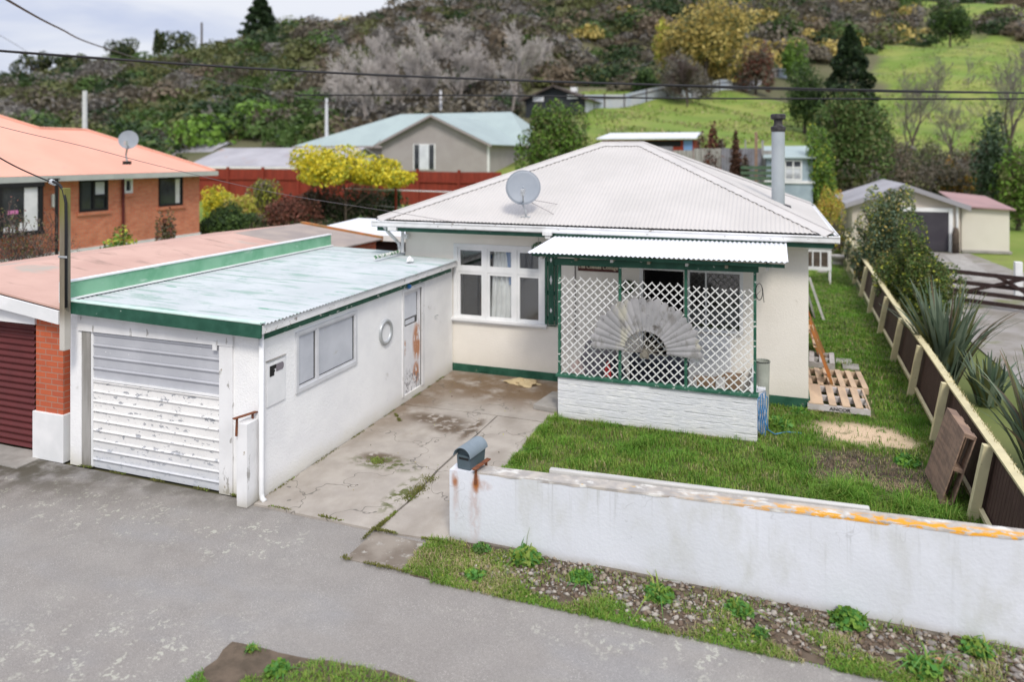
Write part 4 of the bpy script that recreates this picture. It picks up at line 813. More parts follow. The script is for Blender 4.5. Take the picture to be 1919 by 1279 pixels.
def peel(nt, col):
    p = wpos(nt, (1, 1.6, .8)); n = noise(nt, p, 5.5, 6, .65)
    e = mth(nt, 'MAXIMUM', ell(nt, 12.32, 1.0, .16, .34, .35, axis=('Y', 'Z')), mth(nt, 'MAXIMUM', ell(nt, 11.82, .98, .07, .14, .3, axis=('Y', 'Z')), ell(nt, 12.28, .42, .12, .2, .3, axis=('Y', 'Z'))))
    col = mixc(nt, mth(nt, 'MULTIPLY', e, ramp(nt, n, .42, .46)), col, (.50,.24,.13))
    lo_ = ell(nt, 12.1, .25, .5, .28, .5, axis=('Y', 'Z'))
    return mixc(nt, mth(nt, 'MULTIPLY', lo_, ramp(nt, noise(nt, p, 14, 5, .7), .52, .56)), col, (.22,.21,.22))
M['peel'] = mat('peeling_door_paint', (.78,.78,.79), (.7,.7,.72), 3, .6, .2, 40, extra=peel)
ld = MB(); ld.wall(lambda u, z, w: (GX1-.03-w, u, z), a, b, c, d, [(a+.08, b-.09, 1.36, 1.93)], .035); ld.build('door_leaf', M['peel'], dfm)
MB().box(GX1-.05, GX1-.045, a+.08, b-.09, 1.36, 1.93).build('pane', M['glass_dark'], dfm)
MB().box(GX1-.042, GX1-.038, a+.08, b-.13, 1.50, 1.93).box(GX1-.042, GX1-.038, a+.14, b-.2, 1.39, 1.47).build('paper', M['sheet'], dfm)
MB().tube([(-6.26,12.98,1.32), (-6.24,13.06,1.34), (-6.24,13.1,1.32)], .008, 5).build('wall_hook', M['steel'], gar)
tag(MB().box(-6.46, -6.30, 7.60, 7.82, 0, 1.07).build('gate_post', M['white_worn'], bevel=.006), 'square white gate post at the corner of the white garage', 'gate post')
def bracket(x, y, z, lab, dz, rz=0):
    t = thing('gate_bracket', lab, 'bracket', (x, y, z), 'rusty gate brackets'); R = Matrix.Rotation(rz, 3, 'Z')
    f_ = lambda p: Vector((x, y, z))+R @ Vector(p)
    MB().beam(f_((0,-.12,.06)), f_((0,.2,.075)), .055, .012).build('plate', M['rust'], t); MB().beam(f_((0,-.07,.055)), f_((0,-.08,-dz)), .03, .012, up=(0,1,0)).build('leg', M['rust'], t); MB().beam(f_((0,.14,.06)), f_((0,.14,0)), .03, .012, up=(0,1,0)).build('leg', M['rust'], t)
bracket(-6.42, 7.66, 1.075, 'rusty bracket on top of the gate post by the white garage', .17, radians(-24)); bracket(-3.22, 7.87, .815, 'rusty bracket on the street wall beside the mailbox', .12, radians(-12))
sgb = thing('wall_board', 'small white notice board with a dark and grey emblem on the garage side wall', 'sign', (-6.26, 8.12, 1.17)); MB().box(-6.278, -6.262, 7.95, 8.33, 1.17, 1.74).build('board', M['white'], sgb, bevel=.003)
MB().box(-6.279, -6.252, 7.94, 8.34, 1.77, 1.782).build('upper_strip', M['post_grey'], sgb)
lg = MB(); X_ = -6.2585
lg.prism([(X_,8.13,1.60),(X_,8.13,1.70)]+[(X_,8.255+.035*sin(a),1.65+.05*cos(a)) for a in [i*pi/8 for i in range(9)]], (.002,0,0)); lg.build('grey_emblem', mat('grey_emblem', (.2,.18,.2)), sgb)
MB().prism([(X_-.001,8.0,1.56),(X_-.001,8.09,1.56),(X_-.001,8.09,1.60),(X_-.001,8.105,1.61),(X_-.001,8.105,1.63),(X_-.001,8.08,1.64),(X_-.001,8.13,1.65),(X_-.001,8.13,1.70),(X_-.001,8.0,1.70)], (.002,0,0)).build('dark_emblem', M['black'], sgb)
lpi = MB(); lpi.lathe((-6.24, 11.84, 2.12), [(0,0),(.035,0),(.045,.05),(.03,.08),(0,.08)], 12, (0,.6,-.3)); tag(lpi.build('blue_lamp', mat('blue_glass', (.05,.2,.5), rough=.2)), 'small blue light fitting under the garage gutter', 'light')
sp_ = thing('loose_pipe', 'short white pipe with flaking green paint lying on the garage roof', 'pipe', (-8.0, 13.6, 2.4)); A, B = G(703, 486, 2.42), G(748, 475, 2.42); MB().tube([A+Vector((0,0,.035)), B+Vector((0,0,.035))], .036, 12).build('pipe', mat('flaky_pipe', (.7,.7,.66), (.08,.2,.1), 14, .6, lo=.52, hi=.56), sp_)
A = G(768, 488, 2.4); heap('white_rag', M['white'], (A.x, A.y, 2.38), (.07, .09, .09), 'crumpled white rag on the green garage roof', 'rag', 12, 16)
# ================================================================ street wall, mailbox, yard things
fwl = thing('street_wall', 'low white rendered street wall with orange lichen along its top', 'wall', (0, 7.9, 0))
def wtop(x): return .81+(x+3.57)*.034
mb = MB(); xs_ = [-3.57+i*.15 for i in range(70)]; base = 0
for i, x in enumerate(xs_): z = wtop(x); yb = 7.82+.006*sin(x*3); mb.v += [(x, yb-.02, -.05), (x, 7.80, z), (x, 8.0, z), (x, 8.0, -.05)]
for i in range(len(xs_)-1):
    for a_, b_ in ((0,1), (1,2), (2,3)): mb.f.append((4*i+a_, 4*(i+1)+a_, 4*(i+1)+b_, 4*i+b_)); mb.m.append(0)
mb.f.append((0,1,2,3)); mb.m.append(0); mb.build('wall_body', M['fwall'], fwl)
mb = MB(); r_ = random.Random(5)
for i, x in enumerate(xs_[2:]): z = wtop(x); mb.v += [(x, 7.797+r_.uniform(-.004,.004), z-.012+r_.uniform(-.012,.004)), (x, 7.80, z+.008), (x, 8.003, z+.008), (x, 8.003, z-.02)]
for i in range(len(xs_)-3):
    for a_, b_ in ((0,1), (1,2), (2,3)): mb.f.append((4*i+a_, 4*(i+1)+a_, 4*(i+1)+b_, 4*i+b_)); mb.m.append(0)
mb.build('coping', M['coping'], fwl)
M['footing'] = mat('crumbling_footing', (.17,.145,.115), (.10,.085,.065), 7, .95, .6, 50)
ft = MB(); r_ = random.Random(9); x = -3.2
while x < 6:
    w = r_.uniform(.3, .9)
    if r_.random() < .85: ft.prism([(x, 7.81, -.02), (x+w, 7.81, -.02), (x+w-.05, 7.77-r_.random()*.03, -.02), (x+.06, 7.76, -.02)], (0, 0, r_.uniform(.035, .07)))
    x += w+r_.uniform(.1, .4)
ft.build('footing', M['footing'], fwl, bevel=.01)
mbx = thing('mailbox', 'small blue-grey mailbox with rounded lid on the left end of the street wall', 'mailbox', (-3.41, 8.0, .82)); R = Matrix.Rotation(radians(-8), 3, 'Z'); o_ = Vector((-3.405, 7.84, .818)); T = lambda p: o_+R @ Vector(p)
mb = MB(); w, wt, h, dpt = .085, .10, .16, .34
P_ = [T(p) for p in ((-w,0,0),(w,0,0),(w,dpt,0),(-w,dpt,0),(-wt,0,h),(wt,0,h),(wt,dpt,h),(-wt,dpt,h))]; mb.add(P_, [(0,3,2,1),(0,1,5,4),(1,2,6,5),(2,3,7,6),(3,0,4,7),(4,5,6,7)])
body = mb.build('body', M['mailbox'], mbx, bevel=.006); MB().add([T(p) for p in ((-.065,-.004,.115),(.065,-.004,.115),(.065,-.004,.14),(-.065,-.004,.14))], [(0,1,2,3)]).build('slot', M['black'], body)
mb = MB(); n = 14; ring = [(.112*cos(pi*i/n), .16+.105*sin(pi*i/n)) for i in range(n+1)]
for r2 in (ring,):
    base = len(mb.v)
    for x, z in r2: mb.v += [tuple(T((x, -.05, z))), tuple(T((x, dpt+.02, z)))]
    for i in range(n): mb.f.append((base+2*i, base+2*i+2, base+2*i+3, base+2*i+1)); mb.m.append(0)
mb.v += [tuple(T((x, dpt+.018, z))) for x, z in ring]; b0 = len(mb.v)-n-1; mb.f.append(tuple(range(b0, b0+n+1))); mb.m.append(0)
lid = mb.build('lid', M['mailtop'], mbx, smooth=False); q = lid.modifiers.new('t', 'SOLIDIFY'); q.thickness = .006; lid.modifiers.new('b', 'BEVEL').width = .001
mb = MB(); mb.add([T((x*.93, .03, z*.98)) for x, z in ring], [tuple(range(n+1))]); mb.build('hood_shadow_plate', M['mailbox'], body)  # body-coloured plate set inside the lid, standing in for the hood's shadow
pk = thing('timber_plank', 'long grey plank standing against the back of the street wall', 'plank', (-.8, 8.06, .5)); MB().add([(-2.42,8.015,.55),(.9,8.015,.75),(.9,8.09,.75),(-2.42,8.09,.55),(-2.42,8.015,.895),(.9,8.015,.985),(.9,8.09,.985),(-2.42,8.09,.895)], [(0,3,2,1),(4,5,6,7),(0,1,5,4),(1,2,6,5),(2,3,7,6),(3,0,4,7)]).build('board', M['plank'], pk, bevel=.01)
def pallet(lab, c, ux, uy, m, W=1.05, L_=1.15, n=6, doubled=False, end=True, grp='wooden pallets', slats=None, under=True, mside=None):
    c, ux, uy = Vector(c), Vector(ux).normalized(), Vector(uy).normalized(); uz = ux.cross(uy).normalized()
    t = thing('pallet', lab, 'pallet', c, grp); P = lambda a, b, z: c+ux*a+uy*b+uz*z
    def brd(a0, a1, b0, b1, z0, z1, nm, mm): MB().ob(P((a0+a1)/2, (b0+b1)/2, (z0+z1)/2), ux*(a1-a0)/2, uy*(b1-b0)/2, uz*(z1-z0)/2).build(nm, mm, t, bevel=.003)
    sl = slats or [(-W/2+i*(W-.1)/(n-1), -W/2+i*(W-.1)/(n-1)+.1) for i in range(n)]
    for a0, a1 in sl: brd(a0, a1, -L_/2, L_/2, .122, .140, 'slat', m)
    for b in (-L_/2, -.03, L_/2-.05): brd(-W/2, W/2, b, b+.05, .02, .121, 'bearer', mside or m)
    if under:
        for a0, a1 in sl[::2]: brd(a0, a1, -L_/2, L_/2, 0, .018, 'slat', m)
    return t, P
sl = [(-.5,-.28),(-.17,-.04),(.06,.19),(.28,.40),(.50,.72)]
p1_, PP = pallet('pale pallet stamped ANCOR lying at the front corner of the cottage', (1.06, 14.36, .02), (1,.0,0), (0,1,0), M['pallet'], 1.0, 1.14, slats=[(-.48,-.24),(-.15,-.03),(.06,.19),(.27,.39),(.30+.17,.5)], mside=mat('whitewashed_bearer', (.6,.56,.55), (.5,.46,.45), 6, .9))
for ch in list(COL.objects):
    pass
text('ANCOR', .075, M['black'], p1_, (1.08, 13.785, .085), RF, 'stamp', .001, 1.25)
pallet('pale pallet lying behind the stamped one beside the cottage wall', (1.12, 15.53, .02), (1,.02,0), (-.02,1,0), M['pallet'], 1.06, 1.12, n=6)
pallet('small grey pallet half hidden behind the orange frame', (.97, 16.95, .03), (1,-.05,0), (.05,1,0), M['pallet_grey'], .5, .9, slats=[(-.25,-.15),(-.05,.05),(.15,.25)])
pallet('brown close-boarded pallet leaning against the yellow fence', (2.27, 11.12, .47), (0,1,0), (-.28,0,-.95), M['pallet_brown'], 1.02, .98, slats=[(-.51,-.355),(-.35,-.195),(-.19,-.035),(-.03,.125),(.13,.285),(.29,.50)])
pallet('orange edged pallet leaning on the cottage wall', (.90, 17.8, .55), (0,1,0), (.35,0,-.94), M['orange_wood'], 1.1, 1.12, slats=[(-.55,-.42),(-.2,-.07),(.1,.22),(.42,.55)], mside=M['pallet'])
t = thing('ladder', 'orange stained wide timber ladder leaning against the side of the cottage', 'ladder', (.85, 15.3, 0))
for y in (15.05, 15.62): MB().beam((1.04, y, .16), (.67, y, 1.22), .05, .14, up=(0,1,0)).build('rail', M['orange_wood'], t)
for z, x in ((1.12, .68), (.85, .765), (.3, .95)): MB().beam((x, 15.0, z), (x, 15.66, z), .1, .03).build('rung', M['pallet'], t)
t = thing('leaning_panel', 'grey green timber panel leaning on the far end of the cottage', 'panel', (.95, 22.0, 0)); MB().beam((1.1, 22.6, 0), (.72, 22.6, 1.2), .05, 1.6, up=(1,0,0)); MB().ob((.9, 22.4, .58), (.16,0,-.55), (0,.85,0), (.02,0,.01)).build('panel', M['post_grey'], t); MB().ob((1.1, 21.5, .58), (.18,0,-.56), (0,.04,0), (.03,0,.01)).build('stile', M['plank'], t)
for k, (xx, yy, z) in enumerate(((1.52, 16.9, .03), (1.42, 17.3, .03))): tag(MB().prism([(xx-.16,yy-.2,.0),(xx+.16,yy-.2,.0),(xx+.18,yy+.2,.0),(xx-.14,yy+.2,.0)], (0,0,.045)).build('paving_slab', M['conc_plain'], bevel=.008), ['nearer grey paving slab on the grass beside the grey pallet', 'farther grey paving slab on the grass beside the grey pallet'][k], 'paving slab', 'loose paving slabs')
hu = thing('rabbit_hutch', 'white rabbit hutch with three dark mesh openings behind the cottage corner', 'hutch', (1.0, 30.3, 0)); A = G(1484, 508); hy_ = 25.5
A = D(1511, 509, 25.5); B = D(1560, 507, 24.8); zt = D(1535, 466, 25.2).z; zb = D(1535, 508, 25.2).z
mb = MB(); mb.wall(lambda u, z, w: (u, A.y+w, z), A.x-.5, B.x, max(zb,.35), zt, [(A.x-.02+i*.25, A.x+.19+i*.25, zb+.12, zt-.14) for i in range(3)], .03); mb.box(A.x-.5, B.x, A.y+.03, A.y+.6, max(zb,.35), zt-.02); mb.build('cage', M['white_worn'], hu)
mb = MB(); mb.box(A.x-.02, A.x+.7, A.y+.012, A.y+.028, zb+.12, zt-.14); mb.build('mesh', M['bark'], hu); MB().box(A.x-.55, B.x+.04, A.y-.05, A.y+.65, zt, zt+.03).build('hutch_roof', M['plank'], hu)
for x in (A.x-.45, B.x-.06): MB().box(x, x+.05, A.y+.02, A.y+.07, 0, max(zb,.35)).build('leg', M['white_worn'], hu); MB().box(x, x+.05, A.y+.5, A.y+.55, 0, max(zb,.35)).build('leg', M['white_worn'], hu)
pt_ = G(1570, 497); t = thing('stone_pot', 'pale stacked stone pot on the side lawn near the hutch', 'pot', (pt_.x, pt_.y, 0)); MB().lathe((pt_.x, pt_.y, 0), [(0,0),(.2,0),(.2,.18),(.24,.2),(.33,.34),(.33,.4),(.28,.4),(0,.38)], 16).build('bowl', M['conc_plain'], t, smooth=False)
for (x, y, s, lab) in ((.16, 13.0, .10, 'broken pinkish brick piece in the grass by the green plinth'), (1.75, 30.2, .2, 'white rounded stone on the side lawn past the pot')):
    heap('loose_stone', M['conc_plain'] if s > .15 else mat('brick_shard', (.45,.28,.22)), (x, y, .01), (s, s*.5, s*.5), lab, 'stone', int(s*100), 10)
# ================================================================ the yellow and brown fence
fn = thing('boundary_fence', 'low fence of dark brown palings with pale yellow posts and rails along the side lawn', 'fence', (2.4, 20, 0))
py = [7.9, 10.35, 12.95, 15.3, 17.75, 20.3, 22.9, 25.5, 28.1, 31.0, 33.8, 36.4]
fx = lambda y: 2.33+(.02*(y-12) if y > 12 else -.02*(12-y)); lean = .17
for i, y in enumerate(py):
    x = fx(y); h = .95; k = .06; MB().ob((x+lean*.48, y, h/2), (.055,0,-.005), (0,.05,0), (lean/2,0,h/2)).build('post', M['fence_y'], fn, bevel=.004)
for i in range(len(py)-1):
    y0, y1 = py[i], py[i+1]; a, b = Vector((fx(y0), y0, 0)), Vector((fx(y1), y1, 0)); L_ = lean
    sg_ = random.Random(i).uniform(-.015, .015)
    for z, nm in ((.965, 'top_rail'), (.13, 'bottom_rail')):
        o_ = Vector((.055+L_*z+.012, 0, z)); MB().beam(a+o_, b+o_+Vector((0,0,sg_)), .05 if z < .5 else .10, .085 if z < .5 else .045, up=(-.17,0,1)).build(nm, M['fence_y'], fn)
    mb = MB(); n = int((y1-y0)/.105); r_ = random.Random(i+50)
    for k in range(n):
        t0, t1 = k/n, (k+.93)/n; p, q = a.lerp(b, t0), a.lerp(b, t1); o0 = Vector((.105, 0, .03)); tp = .95+r_.uniform(-.012, .03)
        o1 = Vector((.105+L_*tp, 0, tp)); d_ = Vector((.016, 0, 0)); mb.add([p+o0, q+o0, q+o0+d_, p+o0+d_, p+o1, q+o1, q+o1+d_, p+o1+d_], [(0,3,2,1),(4,5,6,7),(0,1,5,4),(1,2,6,5),(2,3,7,6),(3,0,4,7)])
    mb.build('paling_panel', M['fence_b'], fn)
mb = MB(); r_ = random.Random(77)
for k in range(900):
    y = 8+(r_.random()**1.6)*20; x = fx(y)+.055+lean*.97+.055; l = r_.uniform(.015, .05); a = r_.uniform(-.9, .9); p = Vector((x+r_.uniform(-.03,.02), y, .975)); mb.beam(p, p+Vector((r_.uniform(-.3,.6)*l, sin(a)*l, cos(a)*l)), .004, .006, up=(1,0,0))
mb.build('dry_creeper', mat('dry_creeper', (.40,.36,.18), (.25,.22,.1), 30), fn, kind='stuff')
# ================================================================ NEIGHBOURS
def XY(px, Yp): r = ray(px, HY); return Yp*r[0]/r[1]
def zY(px, y, Yp): r = ray(px, y); return CH+r[2]*Yp/r[1]
def pX(px, y, Xp): r = ray(px, y); d = Xp/r[0]; return r[1]*d, CH+r[2]*d
lg_ = thing('pink_roofed_garage', 'low brick garage with faded pink roof and maroon roller door beside the white garage', 'garage', (-12.0, 8, 0))
rx, rz, ex, ez = -12.25, 2.58, -9.68, 2.26
mb = MB(); mb.prism([(ex,7.72,ez),(rx,7.72,rz),(rx,7.72,rz+.03),(ex,7.72,ez+.03)], (0,6.6,0)); mb.prism([(rx,7.72,rz),(-14.9,7.72,ez),(-14.9,7.72,ez+.03),(rx,7.72,rz+.03)], (0,9,0)); r0 = mb.build('roof', M['pink'], lg_)
MB().prism([(ex,14.33,ez),(rx,14.33,rz),(rx,14.33,rz+.03),(ex,14.33,ez+.03)], (0,2.6,0)).build('rear_roof', M['oldroof'], lg_)
MB().beam((ex-.05,17.0,ez+.02), (rx,17.0,rz+.02), .12, .12).build('rear_barge', M['orange_wood'], lg_)
MB().prism([(ex+.02,7.70,ez-.2),(-10.3,7.70,ez-.12),(rx,7.70,rz-.22),(rx,7.70,rz-.01),(ex+.02,7.70,ez-.01)], (0,-.03,0)).prism([(rx,7.70,rz-.22),(-14.9,7.70,ez-.2),(-14.9,7.70,ez-.01),(rx,7.70,rz-.01)], (0,-.03,0)).build('barge_board', M['white'], lg_)
MB().box(-14.8, -10.3, 7.8, 7.9, 1.98, 2.2).build('lintel', M['white'], lg_)
mb = MB(); mb.corr((-13.3,8.02,.03), (0,0,1), (1,0,0), (0,-1,0), 1.96, 0, lambda a: 2.72, .098, .016, 8); mb.build('roller_door', M['maroon'], lg_, smooth=True)
MB().box(-10.31, -9.76, 7.83, 8.3, .70, 2.12).build('brick_pillar', M['brickp'], lg_); MB().box(-10.35, -9.73, 7.80, 8.32, 0, .70).build('pillar_base', M['white'], lg_, bevel=.01)
MB().box(-9.95, -9.80, 8.33, 16.8, 0, ez).box(-14.7, -14.5, 7.9, 16.8, 0, ez).box(-14.5, -9.95, 16.6, 16.8, 0, ez).box(-10.6,-10.34,8.1,8.3,0,2.0).build('wall', M['brickp'], lg_)
sp_ = thing('service_pole', 'mossy timber power service pole with a curved grey conduit between the two garages', 'pole', (-9.42, 7.58, 1.73)); px_, py_ = -9.41, 7.58
MB().box(px_-.06, px_+.035, py_-.045, py_+.06, 1.74, 4.03).build('timber_post', M['polewood'], sp_, bevel=.008)
MB().tube([(px_+.055, py_-.03, 2.35), (px_+.055, py_-.03, 3.5), (px_+.05, py_-.03, 3.82), (px_+.0, py_-.03, 4.0), (px_-.08, py_-.03, 4.08), (px_-.2, py_-.03, 4.12)], .019, 8).build('conduit', M['black'], sp_, smooth=True)
MB().tube([(px_-.2, py_, 4.09), (px_-.28, py_, 4.12)], [.034, .04], 8).build('conduit_cap', M['steel'], sp_); MB().box(px_-.07, px_+.1, py_-.056, py_-.051, 3.05, 3.08).box(px_-.02, px_+.02, py_+.06, 7.84, 2.25, 2.3).build('strap', M['steel'], sp_)
wr = thing('white_roofed_lean_to', 'low flat shed with a white roof behind the end of the pink roofed garage', 'shed', (-11, 19.5, 0)); MB().box(-12.6, -9.0, 18.2, 20.8, 0, 2.1).build('wall', M['gate'], wr); MB().prism([(-12.9,18.0,2.2),(-8.9,18.0,2.16),(-8.9,21.0,2.30),(-12.9,21.0,2.34)], (0,0,.07)).build('roof', M['awning'], wr); MB().beam((-12.9,17.97,2.2),(-8.9,17.97,2.16),.05,.16).build('fascia', M['curtain'], wr)
# brick house
bh = thing('brick_house', 'orange-red brick house with salmon hip roof, dark windows and white base', 'house', (-27, 20, .6)); BX = -23.3; Y0, Y1 = 9.0, 25.1; e_ = .45; BE = 3.72
def bp(px, y): return pX(px, y, BX)
wins = []
for (xa, xb, ya, yb) in ((148, 202, 333, 396), (232, 248, 327, 362), (297, 342, 325, 386)):
    (ya_, z1_), (yb_, _) = bp(xa, (ya)), bp(xb, ya); z0_ = bp((xa+xb)/2, yb)[1]; z1_ = bp((xa+xb)/2, ya+1)[1]; wins.append((ya_, yb_, z0_, min(z1_, BE-.12)))
mb = MB(); mb.wall(lambda u, z, w: (BX-w, u, z), Y0, Y1, 1.15, BE, wins, .12); mb.box(-29.8, BX-.12, Y1-.12, Y1, 1.15, BE); mb.build('wall', M['brick'], bh)
MB().box(-29.85, BX+.04, Y0, Y1+.04, .2, 1.145).build('base', M['white'], bh)
for i, (a, b, c, d) in enumerate(wins):
    w = MB(); mm = M['white'] if i == 1 else M['black']; w.box(BX-.06, BX+.03, a, a+.09, c, d); w.box(BX-.06, BX+.03, b-.09, b, c, d); w.box(BX-.06, BX+.03, a+.09, b-.09, c, c+.09); w.box(BX-.06, BX+.03, a+.09, b-.09, d-.09, d)
    if i == 0: w.box(BX-.05, BX+.02, (a+b)/2-.05, (a+b)/2+.05, c+.09, d-.09); w.box(BX-.05, BX+.02, (a+b)/2+.05, b-.09, c+.5, c+.58)
    w_ = w.build('window', mm, bh, label=['dark framed double window', 'small white framed window', 'dark framed single window'][i]); MB().box(BX-.04, BX-.035, a+.09, b-.09, c+.09, d-.09).build('pane', M['glass_dark'], w_)
    MB().box(BX, BX+.07, a-.1, b+.1, c-.13, c-.01).build('sill', M['brick'], w_)
    if i == 2: MB().box(BX-.036, BX-.03, b-.35, b-.12, c+.1, d-.1).build('curtain', M['curtain'], w_)
    if i == 0: MB().box(BX-.034, BX-.028, (a+b)/2+.1, b-.12, c+.6, d-.1).build('curtain', M['sheet'], w_)
by1, bz1 = bp(62, 345); by0, bz0 = bp(0, 412); bz0 = 2.0; bz1 = 3.45
bay = MB(); bay.box(BX, BX+.55, 12.5, by1, bz0-.12, bz0); bay.box(BX, BX+.55, 12.5, by1, bz1, bz1+.14); bay.box(BX+.02,BX+.5,by1-.09,by1-.02,bz0,bz1); 
for yy in (by1-.16, by1-1.5, by1-3.0): bay.box(BX+.42, BX+.52, yy, yy+.1, bz0, bz1)
by_ = bay.build('bay_window', M['black'], bh); MB().box(BX+.45, BX+.455, 12.5, by1-.1, bz0, bz1).build('pane', M['glass_dark'], by_); MB().box(BX+.46, BX+.47, by1-.65, by1-.2, bz0+.02, bz1-.02).build('curtain', M['white'], by_)
for k, yy in enumerate((by1-.75, by1-1.02, by1-1.25)): MB().box(BX+.458, BX+.466, yy-.08, yy+.06, bz0+.02, bz0+.3-.05*k).build('window_ornament', M['white'], by_)
MB().box(BX+.458, BX+.466, by1-1.2, by1-.85, bz0+.6, bz0+.72).build('pink_flower', mat('pink_petals', (.6,.2,.4)), by_)
EXR = BX+e_; Ye = Y1+e_; tr = 3.45; sl_ = 1.70/tr; zr1 = BE+.08+tr*sl_; k2 = 6.0; zr2 = BE+.08+k2*sl_; ze_ = BE+.08; yh = Ye-2.0
mb = MB(); A = lambda x, y, z: (x, y, z)
mb.quad(A(EXR,4,ze_), A(EXR,Ye,ze_), A(EXR-tr,Ye-tr,zr1), A(EXR-tr,yh-tr,zr1), A(EXR-k2,yh-k2,zr2), A(EXR-k2,4,zr2)); mb.quad(A(EXR,Ye,ze_), A(EXR-2*tr,Ye,ze_), A(EXR-tr,Ye-tr,zr1)); mb.quad(A(EXR-2*tr,Ye,ze_), A(EXR-2*tr,yh-2,ze_), A(EXR-tr,yh-tr,zr1), A(EXR-tr,Ye-tr,zr1))
mb.quad(A(EXR-tr,yh-tr,zr1), A(EXR-2*tr,yh,ze_), A(EXR-2*k2,yh,ze_), A(EXR-k2,yh-k2,zr2)); mb.quad(A(EXR-k2,4,zr2), A(EXR-k2,yh-k2,zr2), A(EXR-2*k2,yh,ze_), A(EXR-2*k2,4,ze_)); o = mb.build('roof', M['salmon'], bh); 
rcp = MB(); rcp.tube([(EXR,Ye,ze_+.02),(EXR-tr,Ye-tr,zr1+.02),(EXR-tr,yh-tr,zr1+.02),(EXR-k2,yh-k2,zr2+.02)], .05, 6); rcp.build('ridge_cap', M['salmon'], o)
MB().box(EXR-.02, EXR+.1, 4, Ye+.08, ze_-.2, ze_-.01).box(EXR-7, EXR-.02, Ye-.02, Ye+.1, ze_-.2, ze_-.01).build('gutter', M['gutter_grey'], bh); MB().box(BX+.001, EXR-.02, 4, Ye-.02, ze_-.2, ze_-.16).build('soffit', M['white'], bh)
dy, _ = bp(228, 350); MB().tube([(BX+.08, dy, BE-.1), (BX+.08, dy, .9)], .05, 8).build('downpipe', M['maroon'], bh)
MB().box(BX+.005,BX+.06, bp(95,400)[0], bp(104,400)[0], 2.7, 3.15).build('meter_box', M['curtain'], bh)
sd2 = thing('roof_dish', 'blurred round satellite dish on the salmon roof of the brick house', 'satellite dish', D(238, 300, 26.0)); c_ = D(241, 262, 25.8); dn2 = Vector((.55,-.8,.15)).normalized(); MB().lathe(c_, [(.33*k/6, .03*(k/6)**2) for k in range(7)], 28, dn2).build('dish', M['dish'], sd2, smooth=True)
MB().tube([D(238,303,26.0), D(236,290,26.0), c_-dn2*.03], .03, 6).build('pole', M['steel'], sd2); MB().beam(c_-Vector((0,0,.25)), c_+dn2*.3-Vector((0,0,.2)), .03, .03).box(c_.x+.1, c_.x+.2, c_.y-.3, c_.y-.2, c_.z-.2, c_.z-.05).build('feed_arm', M['steel'], sd2)
q = D(238,303,26.0); MB().box(q.x-.1,q.x+.1,q.y-.1,q.y+.1,q.z-.1,q.z+.02).build('base_plate', M['black'], sd2)
pv = bp(70, 335); vp = thing('porch_stand', 'thin black standing post before the brick wall beside the bay window', 'post', (BX+.9, pv[0], .3)); MB().box(BX+.85, BX+.93, pv[0]-.04, pv[0]+.04, .3, pv[1]).build('post', M['black'], vp); MB().beam((BX+.89,pv[0]-.3,pv[1]),(BX+.89,pv[0]+.1,pv[1]),.05,.05).build('arm', M['black'], vp)
def gable(name, label, x0, x1, y0, y1, zb, ze, zr, ridge, wm, rm, oh=.35, wins=(), cat='house', barge=None, par=None):
    t = par or thing(name, label, cat, ((x0+x1)/2, (y0+y1)/2, zb)); mb = MB()
    if ridge == 'y':
        xm = (x0+x1)/2; mb.prism([(x0,y0,zb),(x1,y0,zb),(x1,y0,ze),(xm,y0,zr-.08),(x0,y0,ze)], (0,y1-y0,0)); s = (zr-ze)/(xm-x0); r = MB()
        for sx, xe in ((-1, x0), (1, x1)): r.prism([(xm,y0-oh,zr),(xe+sx*oh,y0-oh,ze-s*oh+.05),(xe+sx*oh,y0-oh,ze-s*oh+.11),(xm,y0-oh,zr+.06)], (0,y1-y0+2*oh,0))
        bo = MB()
        for sx, xe in ((-1, x0), (1, x1)): bo.prism([(xm,y0-oh-.03,zr-.16),(xe+sx*oh,y0-oh-.03,ze-s*oh-.12),(xe+sx*oh,y0-oh-.03,ze-s*oh+.06),(xm,y0-oh-.03,zr+.02)], (0,.028,0))
    else:
        ym = (y0+y1)/2; mb.prism([(x0,y0,zb),(x0,y1,zb),(x0,y1,ze),(x0,ym,zr-.08),(x0,y0,ze)], (x1-x0,0,0)); s = (zr-ze)/(ym-y0); r = MB()
        for sx, ye in ((-1, y0), (1, y1)): r.prism([(x0-oh,ym,zr),(x0-oh,ye+sx*oh,ze-s*oh+.05),(x0-oh,ye+sx*oh,ze-s*oh+.11),(x0-oh,ym,zr+.06)], (x1-x0+2*oh,0,0))
        bo = MB(); bo.box(x0-oh, x1+oh, y0-oh-.08, y0-oh-.01, ze-s*oh-.06, ze-s*oh+.08)
    mb.build('wall', wm, t); r.build('roof', rm, t); bo.build('barge_board', barge or M['white'], t)
    for w in wins:
        kind, a, b, c, d = w[:5]
        if kind == 'f': fr = MB().box(a, b, y0-.05, y0-.005, c, d); pn = MB().box(a+.09, b-.09, y0-.06, y0-.051, c+.09, d-.09)
        else: fr = MB().box(x1+.005, x1+.05, a, b, c, d); pn = MB().box(x1+.051, x1+.06, a+.09, b-.09, c+.09, d-.09)
        f_ = fr.build('window', M['white'], t); pn.build('pane', w[5] if len(w) > 5 else M['glass_dark'], f_)
    return t
YG = 52.0; gx0, gx1 = XY(716, YG), XY(914, YG)
zc = lambda px, y: zY(px, y, YG)
gh = gable('grey_weatherboard_house', 'grey weatherboard house with pale green roof and front gable beyond the red fence', gx0, gx1, YG, YG+9, 2.0, zc(820,268), zc(800,216), 'y', M['grey_wall'], M['green_roof'], .5, [('f', XY(775,YG), XY(816,YG), zc(795,318), zc(795,270), M['sheet'])], barge=M['barge'])
